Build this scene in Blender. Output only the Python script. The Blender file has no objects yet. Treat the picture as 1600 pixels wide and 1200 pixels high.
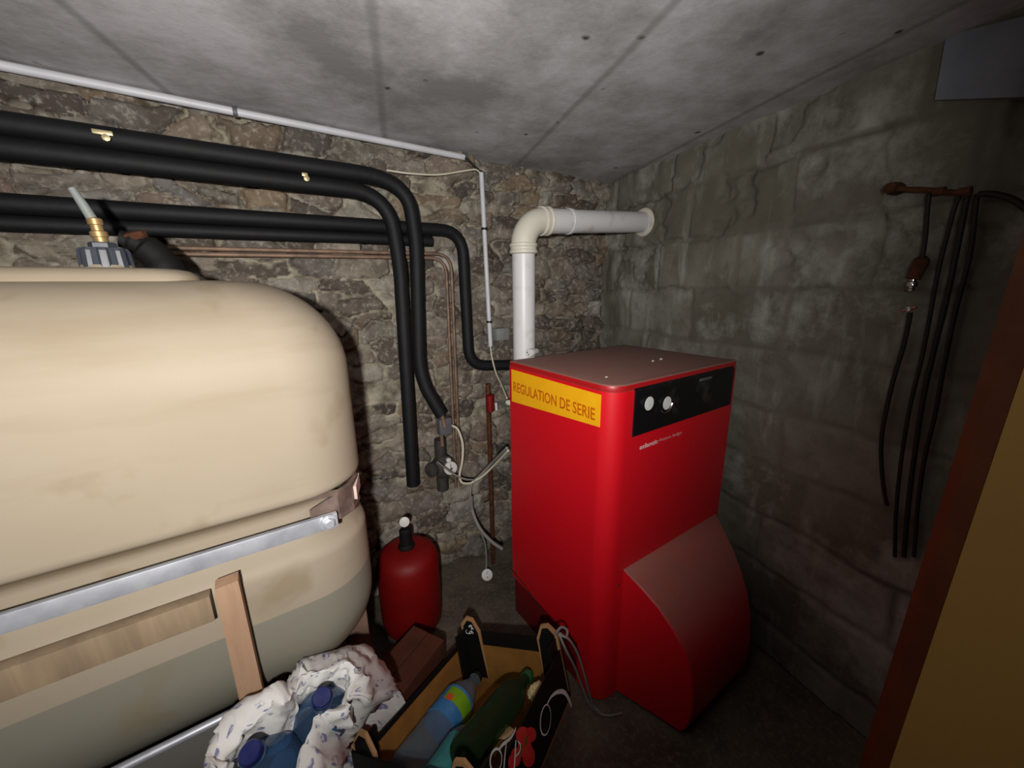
import bpy, bmesh, math, random
import numpy as np
from mathutils import Vector, Matrix, noise

# ------------------------------------------------------------------ camera, light, exposure
sc = bpy.context.scene
COL = sc.collection
F_PX = 605.0
CAM = Vector((0.0, 0.0, 1.1553))
# world axes (rows X, Y, Z) seen in camera coordinates (right, down, forward)
A = Matrix(((0.826857, -0.146197, 0.543078), (-0.562245, -0.191356, 0.804527), (-0.013698, -0.970572, -0.240421)))
RIGHT = Vector((A[0][0], A[1][0], A[2][0])).normalized()
DOWN = Vector((A[0][1], A[1][1], A[2][1])).normalized()
FWD = Vector((A[0][2], A[1][2], A[2][2])).normalized()
cd = bpy.data.cameras.new('camera')
cd.sensor_width = 36.0
cd.lens = F_PX / 1600 * 36
cd.clip_start = 0.02
cam = bpy.data.objects.new('camera', cd)
COL.objects.link(cam)
cam.matrix_world = Matrix(((RIGHT.x, -DOWN.x, -FWD.x, CAM.x), (RIGHT.y, -DOWN.y, -FWD.y, CAM.y),
                           (RIGHT.z, -DOWN.z, -FWD.z, CAM.z), (0, 0, 0, 1)))
sc.camera = cam

world = bpy.data.worlds.new('world')
sc.world = world
world.use_nodes = True
world.node_tree.nodes['Background'].inputs[0].default_value = (0.9, 0.95, 1.0, 1)
world.node_tree.nodes['Background'].inputs[1].default_value = 0.0

sc.view_settings.view_transform = 'Standard'
sc.view_settings.look = 'None'
sc.view_settings.gamma = 1.0
sc.view_settings.use_curve_mapping = False
sc.view_settings.exposure = 0.0


def ray(px, py):
    return RIGHT * ((px - 800) / F_PX) + DOWN * ((py - 600) / F_PX) + FWD


def at_y(px, py, y):
    d = ray(px, py)
    return CAM + d * ((y - CAM.y) / d.y)


def at_z(px, py, z):
    d = ray(px, py)
    return CAM + d * ((z - CAM.z) / d.z)


def at_x(px, py, x):
    d = ray(px, py)
    return CAM + d * ((x - CAM.x) / d.x)


def at_plane(px, py, p0, n):
    d = ray(px, py)
    return CAM + d * ((p0 - CAM).dot(n) / d.dot(n))


# phone torch beside the lens: the only lamp of the cellar
ld = bpy.data.lights.new('hand_torch', 'SPOT')
ld.energy = 84.0
ld.color = (1.0, 0.975, 0.93)
ld.spot_size = math.radians(132)
ld.spot_blend = 1.0
ld.shadow_soft_size = 0.018
torch = bpy.data.objects.new('hand_torch', ld)
COL.objects.link(torch)
TORCH = CAM - RIGHT * 0.01 + DOWN * 0.02 - FWD * 0.20
torch.location = TORCH
aim = at_y(510, 370, 1.3)
torch.rotation_euler = (aim - TORCH).to_track_quat('-Z', 'Y').to_euler()

# ------------------------------------------------------------------ materials
def srgb(r, g, b):
    f = lambda c: (c / 255 / 12.92) if c / 255 <= 0.04045 else ((c / 255 + 0.055) / 1.055) ** 2.4
    return (f(r), f(g), f(b), 1.0)


class NT:
    def __init__(self, name):
        self.m = bpy.data.materials.new(name)
        self.m.use_nodes = True
        self.t = self.m.node_tree
        self.b = self.t.nodes['Principled BSDF']

    def n(self, kind, **kw):
        nd = self.t.nodes.new(kind)
        for k, v in kw.items():
            if k.startswith('i_'):
                key = k[2:]
                nd.inputs[int(key) if key.isdigit() else key.replace('_', ' ')].default_value = v
            else:
                setattr(nd, k, v)
        return nd

    def l(self, a, b):
        self.t.links.new(a, b)

    def coord(self, scale=(1, 1, 1)):
        tc = self.n('ShaderNodeTexCoord')
        mp = self.n('ShaderNodeMapping')
        mp.inputs['Scale'].default_value = scale
        self.l(tc.outputs['Object'], mp.inputs['Vector'])
        return mp.outputs['Vector']

    def noise(self, vec, scale, detail=6, rough=0.55, dist=0.0):
        nd = self.n('ShaderNodeTexNoise')
        nd.inputs['Scale'].default_value = scale
        nd.inputs['Detail'].default_value = detail
        nd.inputs['Roughness'].default_value = rough
        nd.inputs['Distortion'].default_value = dist
        self.l(vec, nd.inputs['Vector'])
        return nd.outputs['Fac']

    def ramp(self, fac, stops, interp='LINEAR'):
        r = self.n('ShaderNodeValToRGB')
        cr = r.color_ramp
        cr.interpolation = interp
        while len(cr.elements) < len(stops):
            cr.elements.new(0.5)
        for e, (p, c) in zip(cr.elements, stops):
            e.position = p
            e.color = c if len(c) == 4 else (*c, 1)
        self.l(fac, r.inputs['Fac'])
        return r.outputs['Color']

    def mix(self, fac, a, b, mode='MIX'):
        m = self.n('ShaderNodeMix', data_type='RGBA', blend_type=mode)
        for sock, v in ((m.inputs[0], fac), (m.inputs[6], a), (m.inputs[7], b)):
            if isinstance(v, (int, float)):
                sock.default_value = v
            elif isinstance(v, tuple):
                sock.default_value = v
            else:
                self.l(v, sock)
        return m.outputs[2]

    def bump(self, h, strength=0.3, dist=0.01):
        b = self.n('ShaderNodeBump')
        b.inputs['Strength'].default_value = strength
        b.inputs['Distance'].default_value = dist
        self.l(h, b.inputs['Height'])
        self.l(b.outputs['Normal'], self.b.inputs['Normal'])

    def col(self, c):
        if isinstance(c, tuple):
            self.b.inputs['Base Color'].default_value = c
        else:
            self.l(c, self.b.inputs['Base Color'])


def plain(name, c, rough=0.5, metal=0.0, c2=None, scale=20, bump=0.0, spec=0.5, detail=5, lo=0.35, hi=0.7, trans=0.0):
    t = NT(name)
    t.b.inputs['Roughness'].default_value = rough
    t.b.inputs['Metallic'].default_value = metal
    t.b.inputs['Specular IOR Level'].default_value = spec
    if trans:
        t.b.inputs['Transmission Weight'].default_value = trans
    v = t.coord()
    nz = t.noise(v, scale, detail)
    if c2 is None:
        c2 = tuple(x * 0.82 for x in c[:3]) + (1,)
    t.col(t.ramp(nz, [(lo, c), (hi, c2)]))
    if bump:
        t.bump(nz, bump, 0.004)
    return t.m


def film(name, tint, skin, amount):
    """thin clear plastic: tinted see-through film with a glossy skin"""
    t = NT(name)
    t.b.inputs['Base Color'].default_value = skin
    t.b.inputs['Roughness'].default_value = 0.12
    tr = t.n('ShaderNodeBsdfTransparent')
    tr.inputs['Color'].default_value = tint
    lw = t.n('ShaderNodeLayerWeight', i_Blend=0.25)
    ad = t.n('ShaderNodeMath', operation='MULTIPLY_ADD', i_1=0.55, i_2=amount)
    ad.use_clamp = True
    t.l(lw.outputs['Facing'], ad.inputs[0])
    mx = t.n('ShaderNodeMixShader')
    t.l(ad.outputs[0], mx.inputs[0])
    t.l(tr.outputs[0], mx.inputs[1])
    t.l(t.b.outputs[0], mx.inputs[2])
    t.l(mx.outputs[0], t.t.nodes['Material Output'].inputs['Surface'])
    return t.m


def stone_material():
    t = NT('rubble_stone')
    v = t.coord()
    at = t.n('ShaderNodeAttribute', attribute_name='cell')
    mo = t.n('ShaderNodeAttribute', attribute_name='mortar')
    c = t.ramp(at.outputs['Fac'], [
        (0.00, srgb(62, 56, 53)), (0.14, srgb(104, 94, 86)), (0.28, srgb(142, 132, 119)), (0.42, srgb(112, 109, 106)),
        (0.56, srgb(132, 114, 94)), (0.70, srgb(80, 75, 71)), (0.82, srgb(156, 150, 138)), (0.92, srgb(110, 92, 82)),
        (1.0, srgb(184, 182, 174))])
    n1 = t.noise(v, 14, 8, 0.65)
    n2 = t.noise(v, 60, 6, 0.6)
    c = t.mix(t.ramp(n1, [(0.38, (0, 0, 0)), (0.62, (1, 1, 1))]), t.mix(0.62, c, srgb(66, 56, 46)), c)
    c = t.mix(t.ramp(n2, [(0.52, (0, 0, 0)), (0.75, (0.55, 0.55, 0.55))]), c, srgb(186, 180, 168))
    mort = t.ramp(n1, [(0.32, srgb(74, 66, 56)), (0.68, srgb(172, 164, 146))])
    c = t.mix(mo.outputs['Fac'], c, mort)
    t.col(c)
    t.b.inputs['Roughness'].default_value = 0.85
    t.b.inputs['Specular IOR Level'].default_value = 0.25
    t.bump(t.mix(0.5, n1, n2), 0.6, 0.012)
    return t.m


def block_material():
    t = NT('concrete_block')
    v = t.coord()
    at = t.n('ShaderNodeAttribute', attribute_name='cell')
    mo = t.n('ShaderNodeAttribute', attribute_name='mortar')
    c = t.ramp(at.outputs['Fac'], [(0, srgb(102, 99, 88)), (0.5, srgb(122, 119, 108)), (1, srgb(138, 136, 127))])
    n1 = t.noise(v, 5, 9, 0.65)
    n2 = t.noise(v, 26, 7, 0.7)
    vs = t.coord((6, 6, 1.4))
    n3 = t.noise(vs, 2.6, 5, 0.6)
    c = t.mix(t.ramp(n1, [(0.40, (0, 0, 0)), (0.62, (0.9, 0.9, 0.9))]), c, srgb(96, 92, 80))
    c = t.mix(t.ramp(n3, [(0.55, (0, 0, 0)), (0.72, (0.45, 0.45, 0.45))]), c, srgb(176, 176, 168))
    n4 = t.noise(v, 2.1, 10, 0.7)
    c = t.mix(t.ramp(n4, [(0.50, (0, 0, 0)), (0.64, (0.75, 0.75, 0.75))]), c, srgb(176, 176, 170))
    c = t.mix(t.ramp(n2, [(0.55, (0, 0, 0)), (0.8, (0.5, 0.5, 0.5))]), c, srgb(80, 76, 68))
    c = t.mix(mo.outputs['Fac'], c, srgb(104, 100, 90))
    t.col(c)
    t.b.inputs['Roughness'].default_value = 0.9
    t.b.inputs['Specular IOR Level'].default_value = 0.2
    t.bump(t.mix(0.5, n1, n2), 0.35, 0.008)
    return t.m


def ceiling_material():
    t = NT('shuttered_concrete')
    v = t.coord()
    n1 = t.noise(v, 3.6, 10, 0.68)
    n2 = t.noise(v, 38, 6, 0.6)
    c = t.ramp(n1, [(0.36, srgb(140, 138, 139)), (0.50, srgb(172, 170, 172)), (0.62, srgb(196, 194, 198))])
    # small dark honeycomb pits
    vo = t.n('ShaderNodeTexVoronoi')
    vo.inputs['Scale'].default_value = 9.0
    t.l(v, vo.inputs['Vector'])
    md = t.n('ShaderNodeMath', operation='ADD')
    nn = t.noise(v, 55, 4, 0.6)
    sub = t.n('ShaderNodeMath', operation='MULTIPLY', i_1=0.16)
    t.l(nn, sub.inputs[0])
    t.l(vo.outputs['Distance'], md.inputs[0])
    t.l(sub.outputs[0], md.inputs[1])
    pit = t.ramp(md.outputs[0], [(0.115, (1, 1, 1)), (0.175, (0, 0, 0))])
    c = t.mix(pit, c, srgb(74, 68, 64))
    # board joints of the old shuttering
    wv = t.n('ShaderNodeTexWave', bands_direction='DIAGONAL')
    wv.inputs['Scale'].default_value = 0.62
    wv.inputs['Distortion'].default_value = 0.35
    wv.inputs['Detail'].default_value = 3
    t.l(t.coord((2.0, -0.66, 0)), wv.inputs['Vector'])
    seam = t.ramp(wv.outputs['Fac'], [(0.0, (0.55, 0.55, 0.55)), (0.006, (0, 0, 0))])
    c = t.mix(seam, c, srgb(120, 118, 118))
    t.col(c)
    t.b.inputs['Roughness'].default_value = 0.85
    t.b.inputs['Specular IOR Level'].default_value = 0.25
    t.bump(t.mix(0.4, n1, n2), 0.22, 0.01)
    return t.m


def floor_material():
    t = NT('earth_floor')
    v = t.coord()
    n1 = t.noise(v, 6, 9, 0.65)
    n2 = t.noise(v, 70, 6, 0.65)
    c = t.ramp(n1, [(0.3, srgb(66, 58, 50)), (0.7, srgb(108, 98, 86))])
    c = t.mix(t.ramp(n2, [(0.5, (0, 0, 0)), (0.75, (0.6, 0.6, 0.6))]), c, srgb(132, 124, 110))
    t.col(c)
    t.b.inputs['Roughness'].default_value = 0.95
    t.b.inputs['Specular IOR Level'].default_value = 0.1
    t.bump(t.mix(0.5, n1, n2), 0.5, 0.01)
    return t.m


def tank_material():
    t = NT('tank_plastic')
    v = t.coord()
    ge = t.n('ShaderNodeTexCoord')
    sx = t.n('ShaderNodeSeparateXYZ')
    t.l(ge.outputs['Object'], sx.inputs[0])
    n1 = t.noise(v, 2.4, 5, 0.5)
    n2 = t.noise(v, 9, 3, 0.5, 0.4)
    up = t.ramp(n1, [(0.35, srgb(150, 138, 122)), (0.65, srgb(142, 130, 112))])
    # heating oil inside shows through the plastic up to its level
    lvl = t.n('ShaderNodeMath', operation='GREATER_THAN', i_1=TANK_LEVEL)
    t.l(sx.outputs['Z'], lvl.inputs[0])
    c = t.mix(lvl.outputs[0], srgb(124, 120, 108), up)
    # ochre and grey stains
    c = t.mix(t.ramp(n2, [(0.60, (0, 0, 0)), (0.72, (0.5, 0.5, 0.5))]), c, srgb(122, 106, 80))
    va = t.coord((1.2, 1.2, 7))
    n3 = t.noise(va, 2.2, 4, 0.55)
    c = t.mix(t.ramp(n3, [(0.54, (0, 0, 0)), (0.72, (0.42, 0.42, 0.42))]), c, srgb(128, 112, 90))
    # groove shade painted into the colour as a brown band above the bar
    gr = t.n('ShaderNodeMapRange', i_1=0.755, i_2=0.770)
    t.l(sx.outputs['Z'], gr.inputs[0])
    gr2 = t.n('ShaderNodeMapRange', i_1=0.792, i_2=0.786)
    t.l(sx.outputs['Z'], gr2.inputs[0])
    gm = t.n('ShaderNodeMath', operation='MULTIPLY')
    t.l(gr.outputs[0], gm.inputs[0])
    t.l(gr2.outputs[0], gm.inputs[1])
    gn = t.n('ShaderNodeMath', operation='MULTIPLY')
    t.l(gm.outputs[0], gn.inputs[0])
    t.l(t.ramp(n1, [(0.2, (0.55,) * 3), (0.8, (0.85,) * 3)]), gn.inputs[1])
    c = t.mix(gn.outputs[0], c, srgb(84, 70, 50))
    t.col(c)
    t.b.inputs['Roughness'].default_value = 0.55
    t.b.inputs['Specular IOR Level'].default_value = 0.15
    t.b.inputs['Subsurface Weight'].default_value = 0.0
    return t.m


def boiler_material(name, base, dust_amount):
    t = NT(name)
    v = t.coord()
    ge = t.n('ShaderNodeNewGeometry')
    sx = t.n('ShaderNodeSeparateXYZ')
    t.l(ge.outputs['Normal'], sx.inputs[0])
    n1 = t.noise(v, 18, 6, 0.6)
    up = t.ramp(sx.outputs['Z'], [(0.25, (0, 0, 0)), (0.7, (dust_amount,) * 3)])
    sp = t.ramp(n1, [(0.25, (0.8, 0.8, 0.8)), (0.75, (1, 1, 1))])
    fac = t.mix(1.0, up, sp, 'MULTIPLY')
    c = t.mix(fac, base, srgb(122, 104, 92))
    t.col(c)
    t.l(t.ramp(fac, [(0, (0.40,) * 3), (1, (0.9,) * 3)]), t.b.inputs['Roughness'])
    t.b.inputs['Specular IOR Level'].default_value = 0.65
    return t.m


def wood_material(name, a, b):
    t = NT(name)
    v = t.coord((14, 14, 1.2))
    n1 = t.noise(v, 3.0, 6, 0.6, 0.8)
    kn = t.noise(t.coord(), 9, 3, 0.5)
    c = t.ramp(n1, [(0.3, a), (0.7, b)])
    c = t.mix(t.ramp(kn, [(0.66, (0, 0, 0)), (0.74, (0.7, 0.7, 0.7))]), c, srgb(120, 88, 62))
    t.col(c)
    t.b.inputs['Roughness'].default_value = 0.75
    t.bump(n1, 0.15, 0.003)
    return t.m


def paper_material():
    t = NT('printed_paper')
    uv = t.n('ShaderNodeUVMap')
    mp = t.n('ShaderNodeMapping')
    mp.inputs['Scale'].default_value = (26, 10, 1)
    t.l(uv.outputs['UV'], mp.inputs['Vector'])
    vo = t.n('ShaderNodeTexVoronoi', feature='F1')
    vo.inputs['Scale'].default_value = 1.0
    vo.inputs['Randomness'].default_value = 0.35
    t.l(mp.outputs['Vector'], vo.inputs['Vector'])
    nz = t.noise(mp.outputs['Vector'], 5, 3)
    ad = t.n('ShaderNodeMath', operation='MULTIPLY_ADD', i_1=0.25)
    t.l(nz, ad.inputs[0])
    t.l(vo.outputs['Distance'], ad.inputs[2])
    ring = t.ramp(ad.outputs[0], [(0.22, (0.1, 0.1, 0.1)), (0.27, (0.85, 0.85, 0.85)), (0.36, (0.85, 0.85, 0.85)), (0.41, (0, 0, 0))])
    br = t.noise(mp.outputs['Vector'], 3, 2)
    ring = t.mix(1.0, ring, t.ramp(br, [(0.42, (0, 0, 0)), (0.55, (1, 1, 1))]), 'MULTIPLY')
    c = t.mix(ring, srgb(206, 204, 202), srgb(92, 92, 142))
    t.col(c)
    t.b.inputs['Roughness'].default_value = 0.7
    t.b.inputs['Specular IOR Level'].default_value = 0.25
    return t.m


TANK_LEVEL = 0.585
M = {}
M['stone'] = stone_material()
M['block'] = block_material()
M['ceiling'] = ceiling_material()
M['floor'] = floor_material()
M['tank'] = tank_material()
M['red'] = boiler_material('red_enamel', srgb(212, 14, 30), 0.78)
M['red_lid'] = boiler_material('dusty_red_enamel', srgb(170, 22, 26), 0.86)
M['plinth'] = plain('dark_red_enamel', srgb(120, 6, 14), 0.5)
M['foam'] = plain('black_foam', srgb(15, 15, 18), 0.65, c2=srgb(10, 10, 13), scale=40, bump=0.2, spec=0.3)
M['white_pvc'] = plain('white_plastic', srgb(208, 206, 206), 0.45, c2=srgb(190, 188, 186), scale=8)
M['conduit'] = plain('conduit_plastic', srgb(200, 200, 206), 0.45, c2=srgb(184, 184, 190), scale=10)
M['cream'] = plain('cream_enamel', srgb(204, 199, 186), 0.5, c2=srgb(150, 118, 80), scale=14, lo=0.55, hi=0.8)
M['flue'] = plain('white_flue', srgb(208, 206, 208), 0.4, c2=srgb(150, 132, 108), scale=9, lo=0.58, hi=0.85)
M['black'] = plain('black_plastic', srgb(16, 16, 18), 0.42)
M['panel'] = plain('dusty_black_panel', srgb(13, 13, 15), 0.45, c2=srgb(66, 62, 58), scale=13, lo=0.58, hi=0.85, detail=9)
M['black_matt'] = plain('black_paint', srgb(14, 13, 13), 0.7, spec=0.25)
M['cap'] = plain('ribbed_black_cap', srgb(62, 66, 74), 0.38)
M['dial'] = plain('white_dial', srgb(226, 228, 224), 0.4)
M['chrome'] = plain('chrome', srgb(206, 206, 204), 0.22, 1.0)
M['zinc'] = plain('zinc_steel', srgb(196, 198, 206), 0.42, 0.55, c2=srgb(170, 172, 182), scale=30)
M['brown_steel'] = plain('brown_steel', srgb(118, 98, 90), 0.5, 0.2, c2=srgb(76, 62, 58), scale=30)
M['brass'] = plain('brass', srgb(176, 146, 100), 0.45, 0.6)
M['clip'] = plain('pale_brass', srgb(200, 186, 146), 0.4, 0.7)
M['foot'] = plain('dirty_plastic', srgb(132, 106, 90), 0.6, c2=srgb(92, 70, 58), scale=16)
M['copper'] = plain('dull_copper', srgb(134, 108, 90), 0.6, 0.3, c2=srgb(96, 78, 66), scale=30)
M['rust'] = plain('rust', srgb(92, 54, 34), 0.9, c2=srgb(50, 30, 22), scale=50, bump=0.5, spec=0.2)
M['cable_white'] = plain('white_cable', srgb(206, 200, 180), 0.5)
M['cable_grey'] = plain('grey_cable', srgb(128, 124, 120), 0.6)
M['cable_dark'] = plain('dark_cable', srgb(26, 23, 21), 0.7)
M['grey_box'] = plain('grey_plastic', srgb(88, 88, 94), 0.55)
M['light_grey'] = plain('light_grey_plastic', srgb(130, 134, 132), 0.55)
M['iron'] = plain('cast_iron', srgb(38, 35, 34), 0.7, c2=srgb(60, 54, 50), scale=25)
M['vessel'] = plain('red_paint', srgb(120, 6, 5), 0.55, spec=0.3, c2=srgb(100, 5, 4), scale=6)
M['sticker'] = plain('yellow_sticker', srgb(248, 182, 22), 0.45, c2=srgb(242, 172, 18), scale=20)
M['sticker_text'] = plain('orange_ink', srgb(200, 100, 6), 0.5)
M['logo'] = plain('pale_ink', srgb(226, 196, 196), 0.5)
M['logo_thin'] = plain('pink_ink', srgb(200, 130, 132), 0.5)
M['wood'] = wood_material('planed_wood', srgb(168, 136, 110), srgb(144, 112, 88))
M['wood_h'] = wood_material('weathered_wood', srgb(138, 118, 94), srgb(116, 98, 78))
M['kraft'] = plain('kraft_card', srgb(146, 102, 48), 0.8, c2=srgb(126, 86, 40), scale=18, spec=0.2)
M['kraft_dark'] = plain('brown_card', srgb(84, 46, 32), 0.85, c2=srgb(70, 38, 27), scale=18, spec=0.2)
M['kraft_edge'] = plain('card_edge', srgb(176, 134, 94), 0.8, spec=0.2)
M['print_black'] = plain('black_print', srgb(15, 14, 14), 0.55, spec=0.3)
M['print_white'] = plain('white_print', srgb(236, 236, 236), 0.6)
M['print_red'] = plain('tomato_print', srgb(226, 64, 60), 0.5, c2=srgb(206, 40, 42), scale=60)
M['print_leaf'] = plain('leaf_print', srgb(120, 96, 40), 0.6)
M['paper'] = paper_material()
M['tissue'] = plain('crumpled_tissue', srgb(206, 192, 142), 0.8)
M['green_cap'] = plain('green_cap', srgb(40, 92, 52), 0.4)
M['blue_cap'] = plain('blue_cap', srgb(10, 22, 84), 0.4)
M['pet_blue'] = film('blue_plastic', srgb(120, 164, 206), srgb(72, 98, 130), 0.32)
M['pet_clear'] = film('clear_plastic', srgb(216, 226, 230), srgb(150, 165, 178), 0.16)
M['pet_green'] = film('green_plastic', srgb(130, 160, 120), srgb(70, 96, 66), 0.12)
M['lab_blue'] = plain('blue_label', srgb(64, 134, 192), 0.5, c2=srgb(52, 116, 172), scale=40)
M['lab_green'] = plain('green_label', srgb(126, 176, 30), 0.5, c2=srgb(104, 156, 28), scale=40)
M['lab_orange'] = plain('orange_label', srgb(226, 92, 46), 0.5)
M['lab_teal'] = plain('teal_label', srgb(66, 150, 148), 0.5, c2=srgb(56, 130, 140), scale=40)
M['lab_yellow'] = plain('yellow_label', srgb(190, 172, 50), 0.5)
M['door'] = plain('tan_paint', srgb(226, 184, 104), 0.6, c2=srgb(218, 176, 98), scale=4)
M['door_edge'] = plain('brown_lipping', srgb(112, 62, 30), 0.55, c2=srgb(92, 50, 24), scale=10)
M['tray'] = plain('grey_steel', srgb(108, 105, 100), 0.55, 0.2, c2=srgb(104, 100, 96), scale=6)
M['crumb'] = plain('plaster_crumb', srgb(206, 204, 190), 0.8)
M['pink_tape'] = plain('pale_tape', srgb(206, 180, 170), 0.6)
M['patch'] = plain('cement_render', srgb(132, 136, 146), 0.85, c2=srgb(112, 116, 124), scale=9, bump=0.3, spec=0.2)

# ------------------------------------------------------------------ builders
def link(name, mesh, parent=None, mats=()):
    o = bpy.data.objects.new(name, mesh)
    COL.objects.link(o)
    for m in mats:
        mesh.materials.append(m)
    if parent:
        o.parent = parent
    return o


def tag(o, label=None, cat=None, group=None, kind=None):
    if label:
        o['label'] = label
    if cat:
        o['category'] = cat
    if group:
        o['group'] = group
    if kind:
        o['kind'] = kind
    return o


def thing(name, label, cat, loc, group=None):
    o = bpy.data.objects.new(name, None)
    o.empty_display_size = 0.05
    COL.objects.link(o)
    o.location = loc
    tag(o, label, cat, group)
    return o


class MB:
    """collects shapes into one mesh; coordinates are world coordinates (converted to the parent's space on build)"""
    def __init__(self):
        self.bm = bmesh.new()
        self.mi = 0

    def face(self, vs):
        try:
            f = self.bm.faces.new(vs)
            f.material_index = self.mi
            f.smooth = True
            return f
        except ValueError:
            return None

    def box(self, lo, hi, bev=0.0, rot=None, piv=None):
        lo, hi = Vector(lo), Vector(hi)
        start = len(self.bm.verts)
        r = bmesh.ops.create_cube(self.bm, size=1.0)
        vs = r['verts']
        c = (lo + hi) / 2
        d = hi - lo
        for v in vs:
            v.co = Vector((c.x + v.co.x * d.x, c.y + v.co.y * d.y, c.z + v.co.z * d.z))
        fs = set(f for v in vs for f in v.link_faces)
        for f in fs:
            f.material_index = self.mi
        if bev:
            es = list(set(e for v in vs for e in v.link_edges))
            rr = bmesh.ops.bevel(self.bm, geom=es, offset=bev, segments=2, profile=0.6, affect='EDGES')
            for f in rr['faces']:
                f.material_index = self.mi
        self.bm.verts.ensure_lookup_table()
        if rot is not None:
            for v in self.bm.verts[start:]:
                v.co = rot @ (v.co - piv) + piv
        return self

    def tube(self, pts, r, seg=12, caps=True):
        pts = [Vector(p) for p in pts]
        rad = r if isinstance(r, (list, tuple)) else [r] * len(pts)
        rings = []
        t0 = (pts[1] - pts[0]).normalized()
        up = Vector((0, 0, 1)) if abs(t0.z) < 0.9 else Vector((1, 0, 0))
        nrm = (up - t0 * up.dot(t0)).normalized()
        for i, p in enumerate(pts):
            a = pts[max(i - 1, 0)]
            b = pts[min(i + 1, len(pts) - 1)]
            t = (b - a)
            t = t.normalized() if t.length > 1e-9 else t0
            nrm = (nrm - t * nrm.dot(t))
            nrm = nrm.normalized() if nrm.length > 1e-6 else t.orthogonal().normalized()
            bi = t.cross(nrm)
            rings.append([self.bm.verts.new(p + (nrm * math.cos(k * 2 * math.pi / seg) + bi * math.sin(k * 2 * math.pi / seg)) * rad[i]) for k in range(seg)])
        for a, b in zip(rings[:-1], rings[1:]):
            for k in range(seg):
                self.face((a[k], a[(k + 1) % seg], b[(k + 1) % seg], b[k]))
        if caps:
            for rg, rev in ((rings[0], True), (rings[-1], False)):
                f = self.face(list(reversed(rg)) if rev else rg)
                if f:
                    f.smooth = False
        return self

    def lathe(self, origin, axis, prof, seg=32):
        """prof: list of (radius, height along axis)"""
        axis = Vector(axis).normalized()
        return self.tube([Vector(origin) + axis * h for _, h in prof], [max(r, 0.0004) for r, _ in prof], seg)

    def prism(self, poly, d):
        d = Vector(d)
        a = [self.bm.verts.new(Vector(p)) for p in poly]
        b = [self.bm.verts.new(Vector(p) + d) for p in poly]
        n = len(a)
        for f in (self.face(list(reversed(a))), self.face(b)):
            if f:
                f.smooth = False
        for i in range(n):
            f = self.face((a[i], a[(i + 1) % n], b[(i + 1) % n], b[i]))
            if f:
                f.smooth = False
        return self

    def build(self, name, mat, parent=None, smooth=True, sharp=40, label=None):
        bmesh.ops.recalc_face_normals(self.bm, faces=self.bm.faces)
        me = bpy.data.meshes.new(name)
        if parent is not None:
            inv = parent_matrix(parent).inverted()
            self.bm.transform(inv)
        self.bm.to_mesh(me)
        self.bm.free()
        o = link(name, me, parent, mat if isinstance(mat, (list, tuple)) else (mat,))
        me.polygons.foreach_set('use_smooth', [smooth] * len(me.polygons))
        if smooth:
            me.set_sharp_from_angle(angle=math.radians(sharp))
        if label:
            o['label'] = label
        return o


def parent_matrix(o):
    m = o.matrix_basis.copy()
    while o.parent:
        o = o.parent
        m = o.matrix_basis @ m
    return m


def smooth_path(pts, n=8):
    pts = [Vector(p) for p in pts]
    out = []
    for i in range(len(pts) - 1):
        p0 = pts[i - 1] if i > 0 else pts[0] * 2 - pts[1]
        p1, p2 = pts[i], pts[i + 1]
        p3 = pts[i + 2] if i + 2 < len(pts) else pts[-1] * 2 - pts[-2]
        for k in range(n):
            t = k / n
            out.append(0.5 * ((2 * p1) + (-p0 + p2) * t + (2 * p0 - 5 * p1 + 4 * p2 - p3) * t * t + (-p0 + 3 * p1 - 3 * p2 + p3) * t ** 3))
    out.append(pts[-1])
    return out


def fillet_path(pts, r, n=8):
    """polyline with its inner corners rounded"""
    pts = [Vector(p) for p in pts]
    out = [pts[0]]
    for i in range(1, len(pts) - 1):
        a, p, b = pts[i - 1], pts[i], pts[i + 1]
        ri = r[i - 1] if isinstance(r, (list, tuple)) else r
        d1 = min(ri, (p - a).length * 0.49)
        d2 = min(ri, (b - p).length * 0.49)
        s, e = p + (a - p).normalized() * d1, p + (b - p).normalized() * d2
        for k in range(n + 1):
            t = k / n
            out.append(s * (1 - t) ** 2 + p * 2 * t * (1 - t) + e * t * t)
    out.append(pts[-1])
    res = [out[0]]
    for p in out[1:]:
        if (p - res[-1]).length > 1e-5:
            res.append(p)
    return res


def text_mesh(body, width, height, origin, u, v, n, depth=0.0006, shear=0.0):
    cu = bpy.data.curves.new('lettering', 'FONT')
    cu.body = body
    cu.size = 1.0
    cu.shear = shear
    cu.extrude = 0.01
    cu.offset = 0.012
    cu.resolution_u = 3
    to = bpy.data.objects.new('lettering', cu)
    COL.objects.link(to)
    bpy.context.view_layer.update()
    me = bpy.data.meshes.new_from_object(to.evaluated_get(bpy.context.evaluated_depsgraph_get()))
    bpy.data.objects.remove(to)
    bpy.data.curves.remove(cu)
    co = np.empty(len(me.vertices) * 3)
    me.vertices.foreach_get('co', co)
    co = co.reshape(-1, 3)
    x0, x1 = co[:, 0].min(), co[:, 0].max()
    y0, y1 = co[:, 1].min(), co[:, 1].max()
    X = (co[:, 0] - x0) / (x1 - x0) * width
    Y = (co[:, 1] - y0) / (y1 - y0) * height
    Z = (co[:, 2] > 0) * depth
    u, v, n, o = (np.array(w) for w in (u, v, n, origin))
    P = o[None] + X[:, None] * u[None] + Y[:, None] * v[None] + Z[:, None] * n[None]
    me.vertices.foreach_set('co', P.ravel())
    return me


def add_text(name, me, mat, parent, label=None):
    me.transform(parent_matrix(parent).inverted())
    me.materials.clear()
    o = link(name, me, parent, (mat,))
    if label:
        o['label'] = label
    return o


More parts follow.
